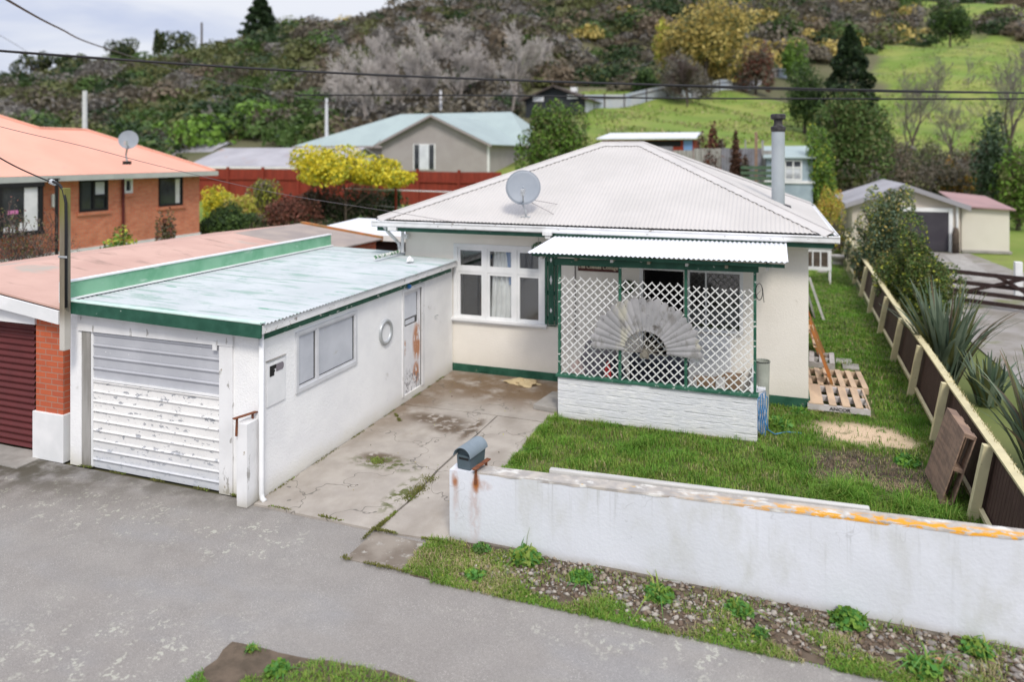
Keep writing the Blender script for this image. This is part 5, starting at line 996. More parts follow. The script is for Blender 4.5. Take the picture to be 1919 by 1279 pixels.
MB().box(gx1-.02, gx1+.12, YG-.04, YG+.1, 2.0, zc(820,268)).build('corner_board', M['white'], gh)
xa, xb = XY(560, 60), XY(1000, 60); ya, yb = 59.0, 69.0; ze, zr = 5.3, 8.5
mb = MB(); mb.box(xa+1, xb-.6, ya+.6, yb-.5, 2.0, ze); mb.build('wing_wall', M['grey_wall'], gh)
mb = MB(); m_ = (ya+yb)/2; P = [(xa,ya,ze),(xb,ya,ze),(xb,yb,ze),(xa,yb,ze)]; t1, t2 = (xa+9,m_,zr), (xb-3.5,m_,zr)
mb.quad(P[0],P[1],t2,t1); mb.quad(P[1],P[2],t2); mb.quad(P[2],P[3],t1,t2); mb.quad(P[3],P[0],t1); mb.quad(*[(p[0],p[1],p[2]-.15) for p in P]); mb.build('wing_roof', M['green_roof'], gh)
MB().box(xa,xb,ya-.06,ya+.02,ze-.18,ze+.02).build('gutter', M['barge'], gh)
MB().box(gx1+1.2, gx1+3.2, ya+.54, ya+.59, 3.4, 4.9).build('window', M['white'], gh)
xw0, xw1 = XY(775,YG)+.1, XY(816,YG)-.1; MB().box(xw0, xw0+.42, YG-.075, YG-.062, zc(795,317), zc(795,271)).box(xw1-.42, xw1, YG-.075, YG-.062, zc(795,317), zc(795,271)).build('dark_pane', M['glass_dark'], gh)
YL = 39.0; lx0, lx1 = XY(380, YL+3), XY(640, YL+3)
gable('long_grey_shed', 'long low shed with grey iron roof and white front right behind the red fence', lx0, lx1, YL+2, YL+9, 1.2, 3.72, 4.95, 'x', M['white'], M['grey_roof'], .3, cat='shed')
for px, w, yb_, lab in ((345, 7, 66, 'small far house with pale roof left of the long grey shed'), (440, 9, 72, 'small far white house with grey roof above the long grey shed'), (515, 7, 75, 'small far white house half hidden by green bushes left of the green roofed house')):
    x = XY(px, yb_); gable('far_house', lab, x-w/2, x+w/2, yb_, yb_+6, 1.8, 4.7, 5.9, 'x', M['white'], M['grey_roof'], .3)
YB = 80.0; bx0, bx1 = XY(985, YB), XY(1094, YB); zz = lambda px, y: zY(px, y, YB)
bk = gable('black_house', 'black weatherboard house with white windows standing above the meadow', bx0, bx1, YB, YB+17, 7.0, zz(1050,184), zz(1050,160), 'y', M['blackw'], M['bronze_roof'], .6, [('f', XY(999,YB), XY(1019,YB), zz(1010,190), zz(1010,180), M['sheet']), ('f', XY(1063,YB), XY(1083,YB), zz(1070,185), zz(1070,177), M['white']), ('s', YB+.6, YB+4.6, 9.3, 11.0, M['sheet']), ('s', YB+5.2, YB+9.4, 9.3, 11.0, M['sheet']), ('s', YB+10, YB+15, 9.6, 11.0, M['sheet'])], barge=M['bronze_roof'])
MB().box(bx0+4.0, bx0+4.7, YB+5, YB+5.7, zz(1050,165), zz(1050,156)).build('chimney', M['white'], bk)
def runfence(name, label, pts, h, m, pm, step=2.5, cat='fence', rail=True):
    t = thing(name, label, cat, pts[0]); 
    for i in range(len(pts)-1):
        a, b = Vector(pts[i]), Vector(pts[i+1]); n_ = max(1, round((b-a).length/step))
        for k in range(n_):
            p, q = a.lerp(b, k/n_), a.lerp(b, (k+1)/n_); p.z = th(p.x, p.y)-.1; q.z = th(q.x, q.y)-.1
            d = (q-p).normalized()*.02; MB().prism([p+d, q-d, q-d+Vector((0,0,h)), p+d+Vector((0,0,h))], Vector((0,.03,0))).build('panel', m[k % len(m)] if isinstance(m, list) else m, t)
            MB().box(p.x-.08, p.x+.08, p.y-.12, p.y-.01, p.z, p.z+h+.12).build('post', pm, t)
            if rail: MB().beam(p+Vector((0,-.06,h*.72)), q+Vector((0,-.06,h*.72)), .05, .12).build('rail', pm, t)
    return t
runfence('pale_board_fence', 'blue-grey board fence climbing the meadow past the black house', [onT(px, d) for px, d in ((1094,86),(1170,91),(1250,98),(1320,106),(1400,116),(1475,127))], 1.7, [M['bluegrey'], M['bluegrey'], M['grey_roof']], M['gate'], 4.0)
ra, rb, rc2 = onT(300, 45), onT(560, 44), onT(940, 42)
runfence('red_fence', 'tall rust-red board fence behind the left garden', [ra, rb, rc2], 2.05, M['redfence'], M['redfence'], 2.4)
YS = 52.0; s0, s1 = XY(1120, YS), XY(1306, YS); zs = lambda y: zY(1210, y, YS)
ws = thing('long_low_shed', 'long low red-brown shed with a flat white roof above the cottage ridge', 'shed', ((s0+s1)/2, YS+2, 3)); MB().box(s0+.3, s1-.2, YS, YS+4, 2.4, zs(262)).build('wall', M['redfence'], ws); MB().prism([(s0,YS-.4,zs(261)),(s0,YS+4.4,zs(261)+.5),(s0,YS+4.4,zs(261)+.6),(s0,YS-.4,zs(261)+.1)], (s1-s0,0,0)).build('roof', M['awning'], ws)
MB().box(s1-.9, s1-.3, YS-.02, YS-.005, 3.2, zs(263)).build('blue_door', M['curtain_blue'], ws); MB().box(s0+2.4, s1-1.1, YS-.015, YS-.004, zs(275), zs(264)).build('open_front', M['dark'], ws)
# back yard behind the cottage
def gpost(px, y0, y1, d, r, lab, m='pallet_brown'):
    a = D(px, y0, d); t = MB(); z = th(a.x, a.y); t.box(a.x-r, a.x+r, a.y-r, a.y+r, z-.1, a.z); return tag(t.build('yard_post', M[m]), lab, 'post', 'posts in the back yard')
gpost(1417, 248, 335, 38, .07, 'tall brown timber post left of the cottage flue'); gpost(1429, 263, 320, 39, .06, 'shorter grey timber post just left of the cottage flue', 'post_grey'); gpost(1397, 262, 300, 42, .04, 'thin grey post beside the dark dead cypress', 'post_grey')
iy = 41.0; t = thing('iron_fence', 'patched corrugated iron fence across the back yard', 'fence', (XY(1400, iy), iy, 2)); mb = MB(); z1 = zY(1400, 278, iy)
for k, (a, b, dz, mm) in enumerate(((1210,1262,.12,'rustiron'), (1262,1300,-.1,'post_grey'), (1300,1352,.0,'post_grey'), (1352,1382,.02,'rustiron'), (1382,1428,.0,'rustiron'), (1428,1455,-.12,'post_grey'))):
    xa_, xb_ = XY(a, iy), XY(b, iy); MB().corr((xa_, iy, .5), (1,0,0), (0,0,1), (0,-1,0), xb_-xa_-.02, 0, lambda q: z1+dz-.5, .15, .02, 4).build('iron_sheet', M[mm], t)
gsh = thing('green_trellis', 'dark green slatted screen behind the cottage flue', 'screen', (XY(1415, 39), 39, 1.5))
for k in range(9): MB().box(XY(1388,39), XY(1450,39), 39, 39.03, 1.6+k*.27, 1.6+k*.27+.17).build('slat', mat('slat_green', (.05,.10,.06), (.09,.13,.08), 5) if k == 0 else bpy.data.materials['slat_green'], gsh)
Yh = 40.6; hx0, hx1 = XY(1436, Yh), XY(1523, Yh); hz = lambda y: zY(1490, y, Yh)
sh_ = thing('garden_shed', 'small blue-grey garden shed with white framed window right of the cottage flue', 'shed', ((hx0+hx1)/2, Yh+1, 2)); MB().box(hx0, hx1, Yh, Yh+2.2, 1.4, hz(296)).build('wall', mat('pale_blue_weatherboard', (.34,.42,.47), (.28,.35,.4), 2), sh_)
MB().prism([(hx0-.15,Yh-.25,hz(297)),(hx0-.15,Yh+2.4,hz(297)+.62),(hx0-.15,Yh+2.4,hz(297)+.68),(hx0-.15,Yh-.25,hz(297)+.06)], (hx1-hx0+.3,0,0)).build('roof', M['green_roof'], sh_)
wa, wb, w0, w1 = XY(1470,Yh), XY(1503,Yh), hz(338), hz(300); f_ = MB(); f_.box(wa, wb, Yh-.06, Yh-.002, w1-.07, w1); f_.box(wa, wb, Yh-.06, Yh-.002, w0, w0+.08)
for x in (wa, (wa+wb)/2-.035, wb-.07): f_.box(x, x+.07, Yh-.06, Yh-.002, w0+.08, w1-.07)
f_.box(wa+.07, wb-.07, Yh-.055, Yh-.004, w1-.42, w1-.35); fw_ = f_.build('window', M['white'], sh_); MB().box(wa+.05, wb-.05, Yh-.02, Yh-.01, w0+.05, w1-.05).build('pane', M['glass_dark'], fw_); c_ = MB(); drape(c_, wa+.08, wb-.08, Yh-.028, w1-.42, w0+.08, 7, .004); c_.build('curtain', M['sheet'], fw_)
MB().box(hx0-.1, hx1+.1, Yh-.08, Yh-.01, w0-.16, w0-.02).build('sill', M['white'], sh_)
# beige garage on the right
M['beige2'] = mat('cream_boards', (.66,.62,.54), (.62,.58,.50), .6, .8)
Yr = 38.6; gx = lambda p: XY(p, Yr); gz = lambda p, y: zY(p, y, Yr)
bg = gable('beige_garage', 'beige garage with charcoal door and a lean-to at its right', gx(1597), gx(1800), Yr, Yr+7, 0, gz(1750,383), gz(1690,347), 'y', M['beige'], M['grey_roof'], .35, cat='garage', barge=M['grey_roof'])
MB().box(gx(1684), gx(1777), Yr-.06, Yr-.02, 0.02, gz(1730,397)).build('garage_door', M['darkdoor'], bg); fr = MB(); fr.box(gx(1676), gx(1683.5), Yr-.09, Yr-.01, 0, gz(1730,389)); fr.box(gx(1777.5), gx(1785), Yr-.09, Yr-.01, 0, gz(1730,389)); fr.box(gx(1684), gx(1777), Yr-.09, Yr-.01, gz(1730,396.5), gz(1730,389)); fr.build('door_frame', M['white'], bg)
MB().lathe((gx(1693), Yr-.05, gz(1690,367)), [(0,0),(.1,0),(.1,.04),(0,.04)], 12, (0,1,0)).build('vent', M['soot'], bg); MB().tube([(gx(1793), Yr-.1, gz(1790,384)), (gx(1793), Yr-.1, 0)], .05, 8).build('downpipe', M['white'], bg)
MB().box(gx(1803), gx(1893), Yr+.1, Yr+4.5, 0.12, gz(1850,392)).build('lean_to_wall', M['beige2'], bg); MB().prism([(gx(1802),Yr-.1,gz(1802,388)),(gx(1903),Yr-.1,gz(1903,395)),(gx(1903),Yr+5,gz(1903,395)+.35),(gx(1802),Yr+5,gz(1802,388)+.45)], (0,0,.05)).build('lean_to_roof', M['pinkroof2'], bg); MB().box(gx(1803), gx(1897), Yr, Yr+4.6, 0, .115).build('footing', M['conc_plain'], bg)
tag(MB().lathe((gx(1787), Yr-.4, 0), [(0,0),(.16,0),(.15,.9),(.1,1.15),(0,1.2)], 10).build('gas_bottle', M['bark'], smooth=True), 'tall dark wrapped cylinder standing beside the charcoal garage door', 'cylinder')
a, b = G(1762, 566), G(1985, 597); a.z = b.z = 0; ud = (b-a).normalized()
fg = thing('farm_gate', 'dark brown timber farm gate with crossed braces across the neighbouring drive', 'gate', a); H4 = lambda z: Vector((0,0,z))
for z in (.16, .42, .68, .98): MB().beam(a+H4(z), b+H4(z), .05, .12).build('rail', M['gate'], fg)
m_ = a.lerp(b, .5); MB().beam(a+H4(.16)+Vector((0,-.06,0)), a.lerp(b,.72)+H4(.98)+Vector((0,-.06,0)), .04, .10).build('brace', M['gate'], fg); MB().beam(b+H4(.16)+Vector((0,-.06,0)), m_+H4(.98)+Vector((0,-.06,0)), .04, .10).build('brace', M['gate'], fg)
for p in (a, b): MB().box(p.x-.08, p.x+.08, p.y-.08, p.y+.08, 0, 1.15).build('gate_post', M['gate'], fg)
p = G(1908, 560); tag(MB().box(p.x-.1, p.x+.1, p.y-.1, p.y+.1, 0, 1.15).build('white_post', M['white'], bevel=.01), 'short white post standing behind the farm gate', 'post')
def pole(px, ytop, d, r, lab, m='concpole', arm=0):
    t = D(px, ytop, d); z = th(t.x, t.y); o = thing('utility_pole', lab, 'pole', (t.x, t.y, z), 'utility poles'); MB().tube([(t.x,t.y,z-.3), (t.x,t.y,t.z)], [r*1.3, r], 8).build('shaft', M[m], o)
    if arm: MB().beam((t.x-arm,t.y,t.z-.5),(t.x+arm,t.y,t.z-.5),.12,.12).build('crossarm', M['bark'], o)
pole(159, 170, 62, .18, 'thick white concrete pole behind the salmon roof'); pole(612, 184, 74, .15, 'pale pole left of the green roofed house', arm=.9); pole(697, 188, 95, .12, 'thin pale pole among the bare trees', arm=.6); pole(826, 170, 80, .14, 'pale pole rising behind the green roof ridge'); pole(378, 42, 288, .35, 'lone pole on the grassy hilltop', 'bark')
# ================================================================ CABLES
def cable(name, pts, r, lab, m='wire', n=36):
    P = [Vector(p) for p in pts]; out = []
    for i in range(len(P)-1):
        p0, p1, p2, p3 = P[max(i-1,0)], P[i], P[i+1], P[min(i+2, len(P)-1)]
        for k in range(12):
            t = k/12; out.append(.5*((2*p1)+(-p0+p2)*t+(2*p0-5*p1+4*p2-p3)*t*t+(-p0+3*p1-3*p2+p3)*t**3))
    out.append(P[-1]); return tag(MB().tube(out, r, 5).build(name, M[m], smooth=True), lab, 'cable', 'overhead cables')
cable('power_line', [D(-500, 50, 15), D(0, 95, 16), D(640, 137, 18), D(1280, 160, 20), D(1919, 174, 22), D(2500, 178, 24)], .030, 'thickest overhead cable crossing the whole view from the left edge')
cable('power_line', [D(560, 178, 24), D(960, 179, 23), D(1280, 184, 22), D(1919, 185, 21), D(2500, 180, 21)], .026, 'second overhead cable just below the thickest one at the right')
cable('power_line', [D(1180, 158, 21), D(1500, 169, 21), D(1919, 174.5, 21.3), D(2500, 172, 22)], .016, 'thin cable running tight along the thickest one at the right')
cable('power_line', [D(-60, -50, 14), D(15, 0, 16), D(110, 52, 24), D(201, 91, 34), D(400, 150, 54), D(612, 190, 74)], .030, 'cable falling from the top left corner to the pale pole', 'wiregrey')
cable('power_line', [D(-300, -60, 30), D(0, 66, 45), D(159, 172, 62)], .014, 'faint thin cable at the far left running to the white concrete pole', 'wiregrey')
cable('service_wire', [D(-200, 180, 9), D(0, 237, 9.5), D(160, 275, 10.5), D(310, 314, 11.8), D(520, 362, 13.3), D(741, 398, 14.4), Vector((-5.9, 13.38, 3.14)), Vector((-4.4, 13.42, 3.0))], .0045, 'thin service wire reaching the cottage eave above the salmon roof', 'wiregrey')
cable('service_wire', [D(-150, 190, 9), D(0, 296, 10), Vector((px_-.25, py_, 4.1))], .010, 'dark service wire sloping down to the mossy service pole')
# ================================================================ PLANTS
def foliage(name, label, cat, base, rx, ry, h, mats, n, leaf, lobes=10, lr=.5, trunk=True, group=None, zc=.55, rz=None, tr=.06, wts=None, fill=.35, limb=5, bark='bark', squash=.3, flat=.5):
    base = Vector(base); t = thing(name, label, cat, base, group); rz = rz or h*.5
    q, d = blobpts(n, (rx, ry, rz), lobes, lr, fill, squash); q += np.array([base.x, base.y, base.z+h*zc]); ms = [M[m] for m in mats]
    q[:, 2] = np.maximum(q[:, 2], base.z+.02)
    V, F = leaves(q, leaf, d, flat); npmesh('crown', V, F, ms, mi=NR.choice(len(ms), len(F), p=wts), parent=t)
    if trunk:
        mb = MB(); r = random.Random(len(label)); mb.tube([base, base+Vector((.02,0,h*.3)), base+Vector((r.uniform(-.1,.1)*h*.3, 0, h*.62))], [tr*1.3, tr, tr*.5], 7)
        for k in range(limb):
            a = k*2.4+r.random(); mb.tube([base+Vector((0,0,h*(.2+.07*k))), base+Vector((cos(a)*rx*.35, sin(a)*ry*.35, h*(.4+.06*k))), base+Vector((cos(a)*rx*.65, sin(a)*ry*.65, h*(.55+.07*k)))], [tr*.6, tr*.4, tr*.15], 5)
        mb.build('trunk', M[bark], t)
    return t
def plantT(px, d, ytop): p = onT(px, d); return p, D(px, ytop, d).z-p.z
# the left garden
gs = 'shrubs in the left garden'
for px, d, yt, w, mats, lab, nm, n in ((413, 38, 352, 62, ['gyelgreen','gyellow'], 'yellow-green domed shrub nearest the brick house corner', 'garden_shrub', 2600), (452, 36, 368, 62, ['ggold','gyelgreen'], 'low golden shrub between the yellow-green dome and the maroon mound', 'garden_shrub', 2200),
        (428, 33.5, 384, 92, ['gmid','gdark'], 'dark green rounded shrub at the corner of the brick house', 'garden_shrub', 4200), (541, 34, 371, 108, ['gmaroon','gbrownred'], 'broad maroon mounded shrub before the red fence', 'garden_shrub', 5200),
        (494, 37.5, 338, 60, ['golive','gyelgreen','gbrown'], 'tall speckled olive shrub behind the maroon mound', 'garden_shrub', 3000), (605, 36.5, 346, 88, ['gdark','gbrown','gbrownred'], 'tall dark shrub right of the maroon mound', 'garden_shrub', 4200), (668, 36.5, 350, 105, ['gdark','gbrown'], 'wide dark shrub under the yellow tree', 'garden_shrub', 4200), (735, 38, 352, 60, ['gdark','gdark'], 'dark shrub behind the clothes line post', 'garden_shrub', 2200),
        (228, 22.5, 437, 92, ['gbright','gmid','gyelgreen'], 'bright green bush behind the pink garage roof', 'garden_shrub', 2600), (395, 34.6, 402, 34, ['gbright'], 'bright green low plant against the brick house corner', 'garden_shrub', 900), (560, 34, 398, 120, ['gbrown','gdark'], 'low brownish planting in front of the dark shrubs', 'garden_shrub', 2400), (478, 33.5, 402, 60, ['gbrown','golive'], 'brown-green low plant left of the maroon mound', 'garden_shrub', 1500)):
    b_, h = plantT(px, d, yt); r = w/2*d/FPX; foliage(nm, lab, 'shrub', b_, r, r*.9, h, mats, int(n*1.4), .075, 16, .5, group=gs, zc=.42, rz=h*.58, tr=.03)
r2_ = random.Random(4)
for k in range(17):
    px = 400+k*31; d = 30.5+r2_.uniform(-1.5, 3.5); p_ = onT(px, d); hh = r2_.uniform(.5, 1.15); foliage('border_plant', 'low planting in the left garden bed between the sheds and the taller shrubs', 'plant', p_, r2_.uniform(.5,.85), .5, hh, r2_.choice([['gdark','gbrown'],['golive','gbrown'],['gdark','gmid'],['gbrownred','gdark']]), 900, .06, 9, .45, trunk=False, group='low plants in the left garden bed', zc=.45)
b_, h = plantT(650, 35, 276); b_ = onT(672, 35); t = foliage('yellow_tree', 'small spreading tree with bright yellow leaves above the red fence', 'tree', b_-Vector((.6,.2,0)), 3.2, 2.0, h, ['gyellow','gyelgreen','gyellow'], 8500, .10, 26, .26, zc=.76, rz=.90, tr=.05, limb=9, squash=.5)
b_, h = plantT(312, 27, 400); foliage('wall_shrub', 'twiggy brownish shrub against the brick wall under the single window', 'shrub', b_, .34, .3, h, ['gbrown','golive','gmaroon'], 900, .06, 6, .5, tr=.02)
p = onT(742, 36); cl = thing('clothes_line', 'red clothes line post with wires before the red fence', 'clothes line', p); MB().tube([p, p+Vector((0,0,2.7))], .06, 8).build('post', M['redfence'], cl)
q1, q2 = onT(640, 36)+Vector((0,0,1.75)), onT(860, 36)+Vector((0,0,1.75)); MB().tube([q1, q2], .03, 6).build('bar', M['concpole'], cl); MB().tube([q1-Vector((0,0,.7)), q2-Vector((0,0,1.0))], .012, 4).build('wire', M['concpole'], cl)
M['twigpale'] = mat('pale_grey_twigs', (.56,.52,.485), (.42,.385,.36), .3, .95)
def meshtree(name, segs, thick, base, parts, parent):
    base = Vector(base)
    for nm, m, cond, k in parts:
        mb = MB()
        for pts, rs, lv in segs:
            if cond(lv): mb.tube(pts, [max(r, thick) for r in rs], k, cap=False)
        mb.build(nm, m, parent, smooth=True)
def baretree(label, base, H, m1, m2, seed, spread=.55, up=.5, levels=5, kids=4, r0=None, thick=.018, name='bare_tree', cat='tree', group='bare winter trees', first=.28, lenk=.6, wig=.12, trunkf=.45, leafy=None):
    base = Vector(base); t = thing(name, label, cat, base, group); r = random.Random(seed)
    segs, tips = branches(r, base, H*trunkf, r0 or H*.018, levels, kids, spread, up, first, lenk, wig=wig)
    zt = max(p.z for p in tips)-base.z; k = H/zt
    segs = [([base+(p-base)*k for p in pts], rs, lv) for pts, rs, lv in segs]
    meshtree(name, segs, thick, base, (('trunk', m1, lambda lv: lv >= levels-1, 6), ('crown', m2, lambda lv: lv < levels-1, 3)), t)
    if leafy:
        tp = np.array([tuple(base+(p-base)*k) for p in tips]); tp = tp[NR.random(len(tp)) < leafy[2]]; tp = np.repeat(tp, leafy[3], 0)+NR.normal(0, leafy[1]*2, (len(tp)*leafy[3], 3)); V, F = leaves(tp, leafy[1]); npmesh('leaves', V, F, [M[x] for x in leafy[0]], mi=NR.choice(len(leafy[0]), len(F)), parent=t)
    return t
def duptree(o, loc, s, rz, label):
    c = o.copy(); COL.objects.link(c); c.location = loc; c.scale = (s, s, s); c.rotation_euler = (0, 0, rz); c['label'] = label; WO[c.name] = Vector(loc)
    for ch in o.children:
        k = ch.copy(); COL.objects.link(k); k.parent = c; WO[k.name] = Vector(loc)
    return c
for px, d, yt, sd_, lab in ((22, 17.5, 392, 3, 'bare thorny bush at the far left edge before the bay window'), (88, 18.5, 372, 5, 'taller bare bush with a few red leaves beside the black standing post')):
    b_, h = plantT(px, d, yt); baretree(lab, b_, h, M['barkpale'], M['twigdark'], sd_, .7, .8, 4, 4, .03, .006, 'bare_bush', 'shrub', 'bare bushes before the brick house', .05, .7, trunkf=.5, leafy=(['gbrown','golive','gmaroon'], .03, .8, 4))
b_, h = plantT(690, 86, 70); T1_ = baretree('pale bare tree above the left end of the green roof', b_, h, M['barkpale'], M['twigpale'], 11, thick=.022, kids=5, first=.2)
b_, h = plantT(958, 86, 35); T2_ = baretree('tall bare tree with a pale straight trunk left of the black house', b_, h, M['barkpale'], M['twigpale'], 23, .5, .35, thick=.022, trunkf=.62, first=.35, kids=5)
b_, h = plantT(1880, 56, 55); T3_ = baretree('large bare tree at the right edge of the meadow', b_, h, M['bark'], M['twig'], 31, thick=.014, kids=4)
b_, h = plantT(1288, 92, 100); T4_ = baretree('dark bare tree standing by the pale board fence', b_, h, M['bark'], M['twigdark'], 37, thick=.03, kids=5, first=.15)
for k, (src, px, d, yt, lab) in enumerate(((T1_, 745, 92, 62, 'pale bare tree second from the left behind the green roof'), (T1_, 800, 90, 55, 'tallest pale bare tree in the cluster behind the green roof ridge'), (T1_, 860, 95, 75, 'pale bare tree right of the tallest in the cluster'), (T2_, 905, 98, 70, 'slim bare tree just left of the straight pale trunk'), (T1_, 640, 96, 108, 'greyish bare tree beside the pale pole at the left of the cluster'),
        (T2_, 770, 100, 30, 'bare tree standing higher on the slope behind the cluster'), (T1_, 720, 108, 45, 'wide grey bare tree at the back left of the pale cluster'), (T1_, 835, 112, 30, 'wide grey bare tree at the back right of the pale cluster'), (T1_, 1010, 118, 60, 'brownish bare tree behind the black house chimney'), (T3_, 1698, 60, 95, 'pale bare tree right of the big dark conifer'), (T3_, 1782, 62, 160, 'small bare tree in the middle of the right meadow'), (T1_, 395, 92, 195, 'light olive bare tree above the long grey shed'))):
    b_, h = plantT(px, d, yt); h0 = {T1_.name: plantT(690, 86, 70)[1], T2_.name: plantT(958, 86, 35)[1], T3_.name: plantT(1880, 56, 55)[1]}[src.name]; duptree(src, b_, h/h0, k*1.3+.5, lab)
# conifers and distinct trees
def conifer(label, px, d, yt, w, mats, n, leaf, group=None, name='conifer', low=.06):
    b_, h = plantT(px, d, yt); t = thing(name, label, 'tree', b_, group); R = w/2*d/FPX
    z = NR.random(n)**.75; lump = NR.integers(0, 34, n); lz = NR.random(34)*.9; la = NR.uniform(0, 2*pi, 34); zz_ = np.clip(lz[lump]+NR.normal(0, .055, n), 0, .995); a = la[lump]+NR.normal(0, .5, n)
    mix = NR.random(n) < .45; zz_ = np.where(mix, z, zz_); a = np.where(mix, NR.uniform(0, 2*pi, n), a)
    rr = R*(1-zz_)**.72*NR.uniform(.55, 1.08, n)**.6*(1+.18*np.sin(zz_*38+a*2)); q = np.stack([np.cos(a)*rr+b_.x, np.sin(a)*rr+b_.y, b_.z+h*(low+zz_*(1-low))-rr*.12], 1)
    V, F = leaves(q, leaf, None); npmesh('crown', V, F, [M[m] for m in mats], mi=NR.choice(len(mats), n), parent=t); MB().tube([b_, b_+Vector((0,0,h*.9))], [h*.022, .02], 7).build('trunk', M['bark'], t); return t
conifer('tall very dark conifer rising above the green round tree right of the flue', 1592, 72, 48, 128, ['gconif','gconif','gdark'], 7000, .26)
conifer('dark conifer on the hilltop against the sky', 488, 280, -12, 74, ['gconif','gdark'], 3200, .9, low=.02)
for px, d, yt, w, mats, n, lf, lab, hh in (
    (1508, 76, 122, 72, ['gdark','gmid'], 5200, .17, 'dark green tree just left of the tall conifer', 1), (1592, 49, 174, 138, ['gmid','gmid','golive'], 9500, .15, 'big round mid-green tree below the tall conifer', 1), (1030, 46, 201, 128, ['gmid','golive','gbright'], 14000, .14, 'big rounded green tree between the grey house and the cottage ridge', 1),
    (1288, 95, 100, 100, ['gbrown','ggrey','gbrown'], 5200, .17, 'round purplish brown leafless tree in front of the golden tree', 1), (1322, 112, -8, 150, ['ggold','ggold','golive'], 9000, .34, 'large golden yellow tree at the top of the meadow', 1), (1262, 118, 40, 70, ['ggold','gyelgreen'], 2600, .34, 'smaller yellow-green tree at the left foot of the golden tree', 1), (1416, 112, 84, 66, ['gbrown','gmaroon','gbrown'], 3200, .26, 'round brown bare-looking tree right of the golden tree', 1),
    (1490, 122, 70, 44, ['gbright','gmid'], 2200, .26, 'small bright green tree above the pale board fence end', 1), (1462, 150, 32, 58, ['gdark','gmid'], 2400, .34, 'dark green tree on the slope right of the golden tree', 1), (1210, 100, 132, 46, ['gdark','gmid'], 2600, .26, 'small dark green tree behind the pale board fence', 1),
    (1492, 175, 5, 46, ['gdark','gmid'], 1500, .4, 'higher dark green tree on the slope at the top right', 1), (1780, 165, 5, 70, ['gdark','gmid'], 2200, .4, 'dark bush clump high on the right meadow', 1),
    (1862, 44, 218, 70, ['gteal','gdark'], 3600, .14, 'blue-green shrub tree at the right edge behind the lean-to', 1), (1908, 42, 270, 70, ['gbright','golive'], 2600, .13, 'yellow-green shrub tree behind the lean-to roof', 1)):
    b_, h = plantT(px, d, yt); r = w/2*d/FPX; foliage('broadleaf_tree', lab, 'tree', b_, r, r, h, mats, int(n*1.25), lf*.85, 24, .33, zc=.54, rz=h*.46, tr=max(.1, h*.02), group='leafy trees on the slopes', fill=.45)
for px, d, yt, w, lab in ((230, 262, 72, 56, 'round dark tree on the left skyline'), (298, 280, 58, 26, 'thin dark tree on the left skyline'), (334, 276, 62, 64, 'low spreading dark tree left of the hilltop pole'), (66, 262, 100, 60, 'open branched pine on the far left skyline'), (138, 262, 102, 60, 'flat topped pine on the left skyline'), (14, 240, 138, 70, 'dark pine at the left edge of the picture'), (95, 255, 150, 70, 'low pine between the two skyline pines')):
    b_, h = plantT(px, d, yt); r = w/2*d/FPX; foliage('skyline_tree', lab, 'tree', b_, r, r, h, ['gdark','gconif','golive'], 1700, .5, 14, .22, zc=.68, rz=h*.33, tr=.28, group='trees on the skyline')
gy = 'columnar shrubs in the back yard'
for px, d, yt, w, mats, lab in ((1334, 40, 243, 34, ['gbrownred','gmaroon'], 'tallest brown dead cypress behind the cottage roof'), (1312, 40.5, 262, 24, ['gbrownred','gbrown'], 'shorter brown dead cypress left of the tallest'), (1352, 40, 268, 24, ['gbrownred','gbrown'], 'small ragged brown cypress right of the tallest'), (1379, 38, 257, 22, ['gbrownred','gbrownred'], 'slim dark brown cypress standing alone left of the timber posts'), (1394, 37.5, 302, 18, ['gbrownred','gbrown'], 'low brown dead shrub at the foot of the slim cypress')):
    b_, h = plantT(px, d, yt); r = w/2*d/FPX; foliage('dead_cypress', lab, 'shrub', b_, r, r, h, mats, 4200, .085, 12, .6, zc=.5, rz=h*.52, group=gy, tr=.04)
b_, h = plantT(1534, 38, 243); foliage('evergreen_shrub', 'tall leafy green shrub between the garden shed and the boundary fence', 'shrub', b_, .86, .8, h, ['gmid','gbright','gyelgreen'], 7500, .075, 18, .34, zc=.50, rz=h*.5, wts=[.45,.43,.12])
b_, h = plantT(1552, 33.5, 353); foliage('orange_shrub', 'orange and yellow leaved shrub behind the far end of the fence', 'shrub', b_, .68, .6, h, ['gorange','ggold','gyelgreen'], 2400, .05, 12, .36, zc=.66, rz=h*.34)
b_, h = plantT(1556, 31.5, 405); baretree('leggy bare rose bush at the far end of the fence', b_, h, M['twig'], M['twigdark'], 8, .7, .6, 4, 4, .03, .008, 'rose_bush', 'shrub', 'small bushes at the fence end', .1, .7, leafy=(['gyellow','gbright'], .035, .35, 2))
b_, h = plantT(1540, 33, 440); foliage('dark_hedge', 'dark low hedge with yellow leaves behind the hutch', 'hedge', b_, 1.3, .5, h, ['gbrownred','gdark','gyellow'], 2600, .05, 10, .45, trunk=False, wts=[.55,.3,.15])
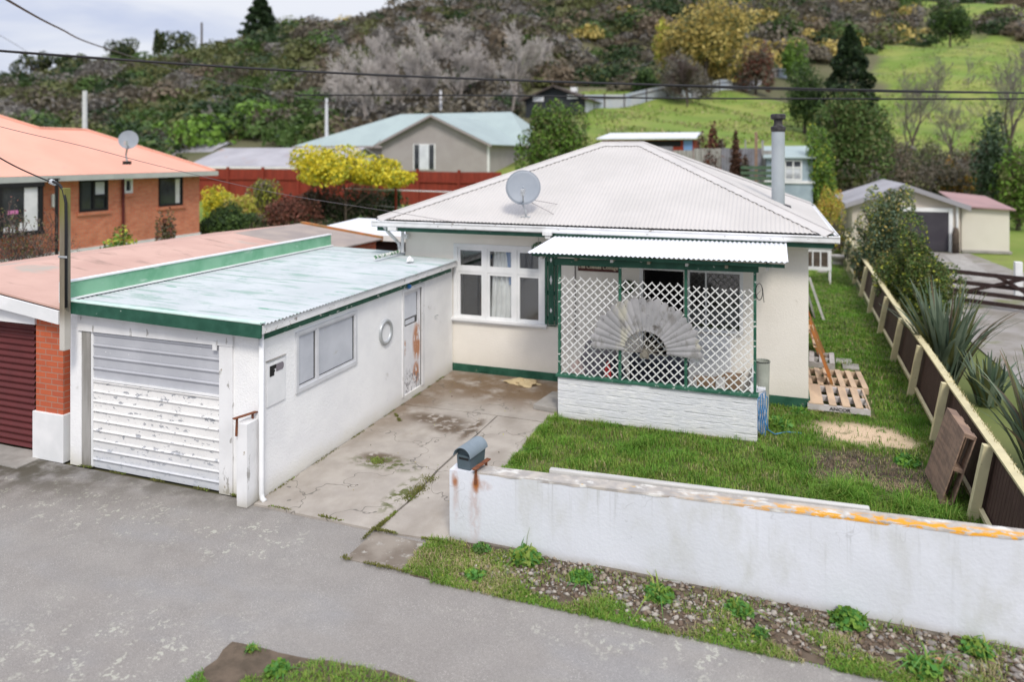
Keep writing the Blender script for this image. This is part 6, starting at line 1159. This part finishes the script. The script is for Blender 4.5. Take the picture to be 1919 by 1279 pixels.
# right of the fence
b_ = G(1722, 602); foliage('feathery_shrub', 'feathery yellow-green conifer shrub right of the fence above the flax', 'shrub', (b_.x, b_.y, 0), .98, .9, 2.75, ['golive','gmid','gyelgreen'], 17000, .042, 22, .30, zc=.48, rz=1.36, wts=[.42,.50,.08], flat=.75)
b_ = G(1640, 540); foliage('blue_green_shrub', 'blue-green and gold leafy shrub at the far side of the fence', 'shrub', (b_.x+.15, b_.y, 0), .95, .9, 3.2, ['gteal','golive','ggold','gdark'], 8000, .055, 18, .3, zc=.52, rz=1.55, wts=[.42,.28,.08,.22])
b_ = G(1690, 520); foliage('blue_green_shrub', 'taller blue-green shrub before the beige garage door', 'shrub', (b_.x-.5, b_.y, 0), .9, .9, 3.3, ['gteal','gyelgreen','golive'], 6000, .055, 14, .32, zc=.54, rz=1.5)
def flax(label, base, n, L_, seed, name='flax_plant'):
    base = Vector(base); t = thing(name, label, 'flax plant', base, 'flax plants'); r = random.Random(seed); mb = MB(); ms = [M['gflax'], M['golive'], M['gteal'], M['grusset']]
    for k in range(n):
        a = r.uniform(0, 2*pi); l = L_*r.uniform(.65, 1.08); out = r.uniform(.05, .75)**1.0; w = r.uniform(.028, .052); side = Vector((-sin(a), cos(a), 0)); dr = Vector((cos(a), sin(a), 0)); tw = r.uniform(-.6, .6)
        mb.cur = r.choices(range(4), [.5,.25,.2,.05])[0]; p0 = base+dr*r.uniform(0,.18)+side*r.uniform(-.12,.12); seg = 7; prev = None; b0 = len(mb.v)
        for i in range(seg+1):
            s = i/seg; el_ = radians(88)-out*(.5+1.0*s*s*(.4+out)); 
            prev = p0 if i == 0 else prev+(dr*cos(el_)+Vector((0,0,1))*sin(el_))*l/seg; ww = w*(.7+.6*s if s < .5 else 1.0*(1-(s-.5)*1.9))+.002; sd_ = (side*cos(tw*s)+dr*sin(tw*s)); fold = Vector((0,0,ww*.5))
            mb.v += [tuple(prev-sd_*ww+fold*.6), tuple(prev), tuple(prev+sd_*ww+fold*.6)]
        for i in range(seg):
            for j in (0, 1): mb.f.append((b0+3*i+j, b0+3*i+j+1, b0+3*i+3+j+1, b0+3*i+3+j)); mb.m.append(mb.cur)
    mb.build('leaf_blades', ms, t); return t
b_ = G(1772, 722); flax('large grey-green flax clump just right of the fence', (b_.x, b_.y, 0), 150, 2.0, 3); b_ = G(1945, 905); flax('flax clump with drooping leaves at the right edge of the picture', (b_.x+.1, b_.y, 0), 110, 1.75, 4); b_ = G(1850, 760); flax('small flax clump between the two large ones', (b_.x, b_.y, 0), 50, .95, 6)
def meadowtufts():
    r = np.random.default_rng(3); n = 60000; u = r.uniform(1085, 2000, n); d = 58+r.random(n)**1.2*150; lat = (u-CX)/FPX*d; k = meadow(lat, d) & (val2(lat, d, .35, 2)+.3*r.random(n) > .58); lat, d = lat[k], d[k]
    P = np.stack([cy_*lat-sy_*d, sy_*lat+cy_*d, terr(lat, d)-.05], 1); blades('meadow_grass', P, .26, .07, [M['grass2'], M['golive'], M['straw'], M['grass']], [.45,.12,.2,.23], kind='stuff', lean=1.1)
meadowtufts()
for px, d, yt, w, mats, lab in ((1668, 52, 262, 70, ['gbrown','grusset'], 'brown twiggy shrub above the left end of the beige garage roof'), (1740, 50, 268, 90, ['golive','gbrown'], 'olive brown shrub above the middle of the beige garage'), (1830, 52, 275, 84, ['gbrown','gbrownred'], 'reddish brown shrub above the lean-to roof'), (1795, 47, 300, 60, ['gorange','gbrown','golive'], 'orange tinged shrub behind the peak of the lean-to roof')):
    b_, h = plantT(px, d, yt); r = w/2*d/FPX; foliage('bank_shrub', lab, 'shrub', b_, r, r, h, mats, 3000, .11, 16, .36, zc=.5, rz=h*.5, group='shrubs on the bank behind the beige garage')
# tufts and weeds
def tuft(label, x, y, L_, n, seed, R=.12):
    t = thing('grass_tuft', label, 'grass tuft', (x, y, 0), 'long grass tufts'); q = np.clip(NR.normal(0, R, (n, 2)), -1.7*R, 1.7*R)+np.array([x, y]); blades('blades', q, L_, .0045, [M['grass'], M['grass2'], M['gbright']], [.55,.15,.3], lean=1.0, parent=t)
A = G(1595, 932); tuft('largest long grass tuft behind the lichen covered wall', A.x, A.y, .26, 900, 1, .13); A = G(1740, 972); tuft('long grass tuft before the foot of the leaning pallet', A.x, A.y, .22, 700, 2, .16); A = G(1480, 870); tuft('low spreading grass tuft left of the bare dirt patch', A.x, A.y, .13, 600, 3, .2); A = G(1560, 950); tuft('tuft of grass touching the end of the grey plank', A.x, A.y, .18, 500, 4, .15)
A = G(1200, 835); tuft('dry yellow grass tuft in front of the porch wall', A.x, A.y, .12, 350, 5, .1)
def weed(label, px, y, R, n, mats=('weed','gbright')):
    A = G(px, y); t = thing('weed', label, 'weed', (A.x, A.y, 0), 'leafy weeds'); d = rotn(n); d[:, 2] = np.abs(d[:, 2]); q = d*np.array([R, R, R*.55])*NR.uniform(.4, 1, n)[:, None]+np.array([A.x, A.y, .02])
    V, F = leaves(q, .016+.12*R*NR.uniform(.5,1.1), np.tile([[0,-.25,.9]], (n, 1)), .5, .8); npmesh('leaves', V, F, [M[m] for m in mats], mi=NR.choice(len(mats), n), parent=t)
    if n % 2:
        qq = np.clip(NR.normal(0, R*.35, (26, 2)), -R*.7, R*.7)+np.array([A.x, A.y]); blades('long_leaves', qq, R*1.1, .009, [M['weed'], M['grass2'], M['gmid']], [.5,.3,.2], lean=1.3, parent=t)
    mb = MB()
    for k in range(7): a = k*.9; mb.tube([(A.x, A.y, 0), (A.x+cos(a)*R*.5, A.y+sin(a)*R*.5, R*.35), (A.x+cos(a)*R*.8, A.y+sin(a)*R*.8, R*.4)], .003, 4)
    mb.build('stems', M['weed'], t)
for lab, px, y, R, n in (('dark leafy weed at the left foot of the wall near the verge grass', 902, 1035, .13, 130), ('leafy weed against the wall foot, second from the left', 985, 1052, .17, 230), ('round clover-like weed right of the second weed', 1088, 1090, .13, 170), ('light green weed on the gravel edge below the second weed', 890, 1085, .12, 110), ('broad clover-like weed in the middle of the gravel', 1235, 1122, .15, 260), ('bright weed on the gravel right of the broad clover', 1385, 1150, .14, 210), ('small teal weed on the path edge', 1425, 1195, .09, 120), ('tallest leafy weed against the wall', 1590, 1170, .20, 340), ('weed by the wall near the bottom right corner', 1830, 1225, .15, 200), ('wide grassy weed at the lower right path edge', 1730, 1262, .2, 240), ('leafy weed beside the blue hose on the lawn', 1460, 800, .25, 260), ('leafy weed at the green plinth by the stamped pallet', 1500, 778, .2, 220), ('bright weed by the leaning pallet foot', 1700, 870, .2, 260), ('small green weed on the grass verge at the bottom', 520, 1262, .12, 140), ('tiny weed on the bare corner of the bottom verge', 470, 1222, .05, 40)): weed(lab, px, y, R*NR.uniform(.8,1.15), int(n*1.3)|1, rnd.choice([('weed','gbright'),('weed','grass2'),('gmid','weed'),('grass','weed')]))
A = G(1455, 1257+0); tag(MB().box(0,.001,0,.001,0,.001) and heap('orange_rock', mat('orange_stone', (.5,.25,.12), (.4,.3,.2), 20), tuple(G(1760, 1240)), (.05,.035,.03), 'small orange stone on the gravel at the bottom right', 'stone', 31, 10))
# ================================================================ HILLSIDE SCRUB
SIM = np.array([1, 0, 3, 2, 0, 2, 4, 1])
def scrub(name, N_, seed, pick, lab_kind='stuff'):
    r = np.random.default_rng(seed); out_q, out_s, out_m, out_n = [], [], [], []
    u = r.uniform(-160, 2080, N_); d = 62+(r.random(N_)**1.15)*290; lat = (u-CX)/FPX*d; ok = ~meadow(lat, d)
    ok &= ~((u > 575) & (u < 1010) & (d < 80)) & ~((u > 960) & (u < 1175) & (d < 112) & (d > 60)) & ~((u < 575) & (d < 84) & (u > 290) & (d < 84)) & ~((u > 1075) & (d < 94+(u-1094)*.095) & (u < 1660)) & ~((d > 255) & (u < 620) & (r.random(N_) < .5)) & ~((u > 1600) & (d < 66)) & ~((u > 1650) & (d < 175) & (r.random(N_) < .75))
    for i in np.nonzero(ok)[0]:
        R = (1.0+2.8*r.random()**1.6 if r.random() > .13 else r.uniform(3.4, 5.4))*(.65+d[i]/260); n = int(1.6*(50+62*R*min(1.0, 110/d[i]))); z = float(terr(lat[i], d[i]))
        x, y = cy_*lat[i]-sy_*d[i], sy_*lat[i]+cy_*d[i]; q = rotn(n); lob = rotn(4)*.38; k = r.integers(0, 4, n); q2 = (lob[k]+q*.68*(1-.15*r.random((n, 1))))*np.array([R, R, R*.85]); q2[:, 2] = np.abs(q2[:, 2])*.95
        out_q.append(q2+np.array([x, y, z-.1])); out_n.append(q); out_s.append(np.full(n, .10+R*.035+d[i]*.00075)); zn = val2(lat[i], d[i], .045, 3); m = pick(u[i], d[i], zn, r); out_m.append(np.where(r.random(n) < .94, m, SIM[m]))
    q = np.concatenate(out_q); V, F = leaves(q, np.concatenate(out_s), np.concatenate(out_n), .28, .8)
    return npmesh(name, V, F, [M[x] for x in ('gdark','golive','gbrown','ggrey','gmid','grusset','gbright','ggold')], mi=np.concatenate(out_m), kind='stuff')
def pick(u, d, zn, r):
    x = r.random()
    if u < 600 and d < 105: return r.choice([4, 6, 1, 0, 2], p=[.34, .14, .22, .2, .1])
    if u < 560: return r.choice([0, 1, 2, 3, 4, 5], p=[.20, .38, .15, .10, .14, .03]) if zn > .5 else r.choice([0, 1, 2, 3, 4, 5], p=[.12, .30, .24, .24, .06, .04])
    if u < 1000: return r.choice([0, 1, 2, 3, 4, 5], p=[.08, .12, .38, .28, .03, .11]) if d < 230 or zn < .6 else r.choice([0, 1, 2, 5, 7], p=[.4, .25, .15, .1, .1])
    if u < 1450: return r.choice([0, 1, 2, 3, 4, 5, 7], p=[.2, .24, .2, .08, .08, .15, .05])
    return r.choice([0, 1, 2, 3, 4, 5, 7], p=[.18, .14, .26, .14, .06, .17, .05])
scrub('hillside_scrub', 8200, 5, pick)
# hedgerow behind the beige garage
r = np.random.default_rng(9); qs, ns, ms_ = [], [], []
for i in range(430):
    u = r.uniform(1575, 2050); d = r.uniform(46, 63); lat = (u-CX)/FPX*d; R = r.uniform(.5, 1.3); n = 150; q = rotn(n); lob = rotn(6)*.55; q2 = (lob[r.integers(0, 6, n)]+q*.55)*R; q2[:, 2] = np.abs(q2[:, 2])*1.25
    hz_ = 1.5 if u > 1600 else .3; q2[:, 2] += r.uniform(0, 2.7); qs.append(q2+np.array([cy_*lat-sy_*d, sy_*lat+cy_*d, float(terr(lat, d))])); ns.append(q); ms_.append(np.where(r.random(n) < .75, r.choice([0,1,2,3,4,5], p=[.2,.12,.32,.16,.07,.13]), 2))
q = np.concatenate(qs); V, F = leaves(q, .11, np.concatenate(ns), .6, .5); npmesh('hedgerow', V, F, [M[x] for x in ('gdark','golive','gbrown','ggrey','gmid','grusset')], mi=np.concatenate(ms_), kind='stuff')
# ================================================================ LIGHT, SKY, CAMERA
SE, SA = radians(48), radians(150)        # sun height and compass bearing (from +Y clockwise)
W = bpy.data.worlds.new('World'); S.world = W; W.use_nodes = True; nt = W.node_tree; bg_ = nt.nodes['Background']
sk = N(nt, 'TexSky', sky_type='NISHITA'); sk.sun_disc = False; sk.sun_elevation = SE; sk.sun_rotation = SA; sk.altitude = 50; sk.dust_density = 1.5
tc = N(nt, 'TexCoord'); mp_ = N(nt, 'Mapping'); mp_.inputs['Scale'].default_value = (1, 1, 4.5); nt.links.new(tc.outputs['Generated'], mp_.inputs['Vector'])
n1_ = noise(nt, mp_.outputs[0], 2.6, 6, .55, .3); f_ = ramp(nt, n1_, .36, .62)
cc = mixc(nt, f_, (4.9, 5.35, 6.9), (7.3, 7.4, 7.9)); sz_ = N(nt, 'SeparateXYZ'); nt.links.new(tc.outputs['Generated'], sz_.inputs[0])
vm = N(nt, 'VectorMath', operation='SCALE'); nt.links.new(cc, vm.inputs[0]); nt.links.new(ramp(nt, sz_.outputs[2], .12, .95, 1.0, 1.9), vm.inputs['Scale'])      # an overcast sky is brighter overhead
fin = mixc(nt, .88, sk.outputs[0], vm.outputs[0])
nt.links.new(fin, bg_.inputs[0]); bg_.inputs[1].default_value = .09
sl = bpy.data.lights.new('sun', 'SUN'); sl.energy = 1.8; sl.angle = radians(14); sl.color = (1, .94, .85); so = bpy.data.objects.new('sun', sl); COL.objects.link(so)
sd_ = Vector((sin(SA)*cos(SE), cos(SA)*cos(SE), sin(SE))); so.rotation_euler = sd_.to_track_quat('Z', 'Y').to_euler(); so.location = (5, -5, 20)
cam = bpy.data.cameras.new('camera'); co = bpy.data.objects.new('camera', cam); COL.objects.link(co); S.camera = co
co.location = (0, 0, CH); co.rotation_euler = (pi/2, 0, YAW); cam.lens = FPX/1919*36; cam.sensor_width = 36; cam.shift_y = -(639.5-HY)/1919; cam.clip_end = 3000; cam.clip_start = .05
cam.dof.use_dof = True; cam.dof.focus_distance = 9.6; cam.dof.aperture_fstop = cam.lens/1000/.044      # lens opening of 44 mm across
S.view_settings.view_transform = 'Standard'; S.view_settings.look = 'None'; S.view_settings.exposure = .43; S.view_settings.gamma = 1
S.cycles.use_denoising = True; S.cycles.max_bounces = 6; S.cycles.transparent_max_bounces = 12
for o in list(COL.objects):
    if not o.parent and o.type == 'MESH' and not o.get('kind') and not o.get('label'): print('UNLABELLED', o.name)
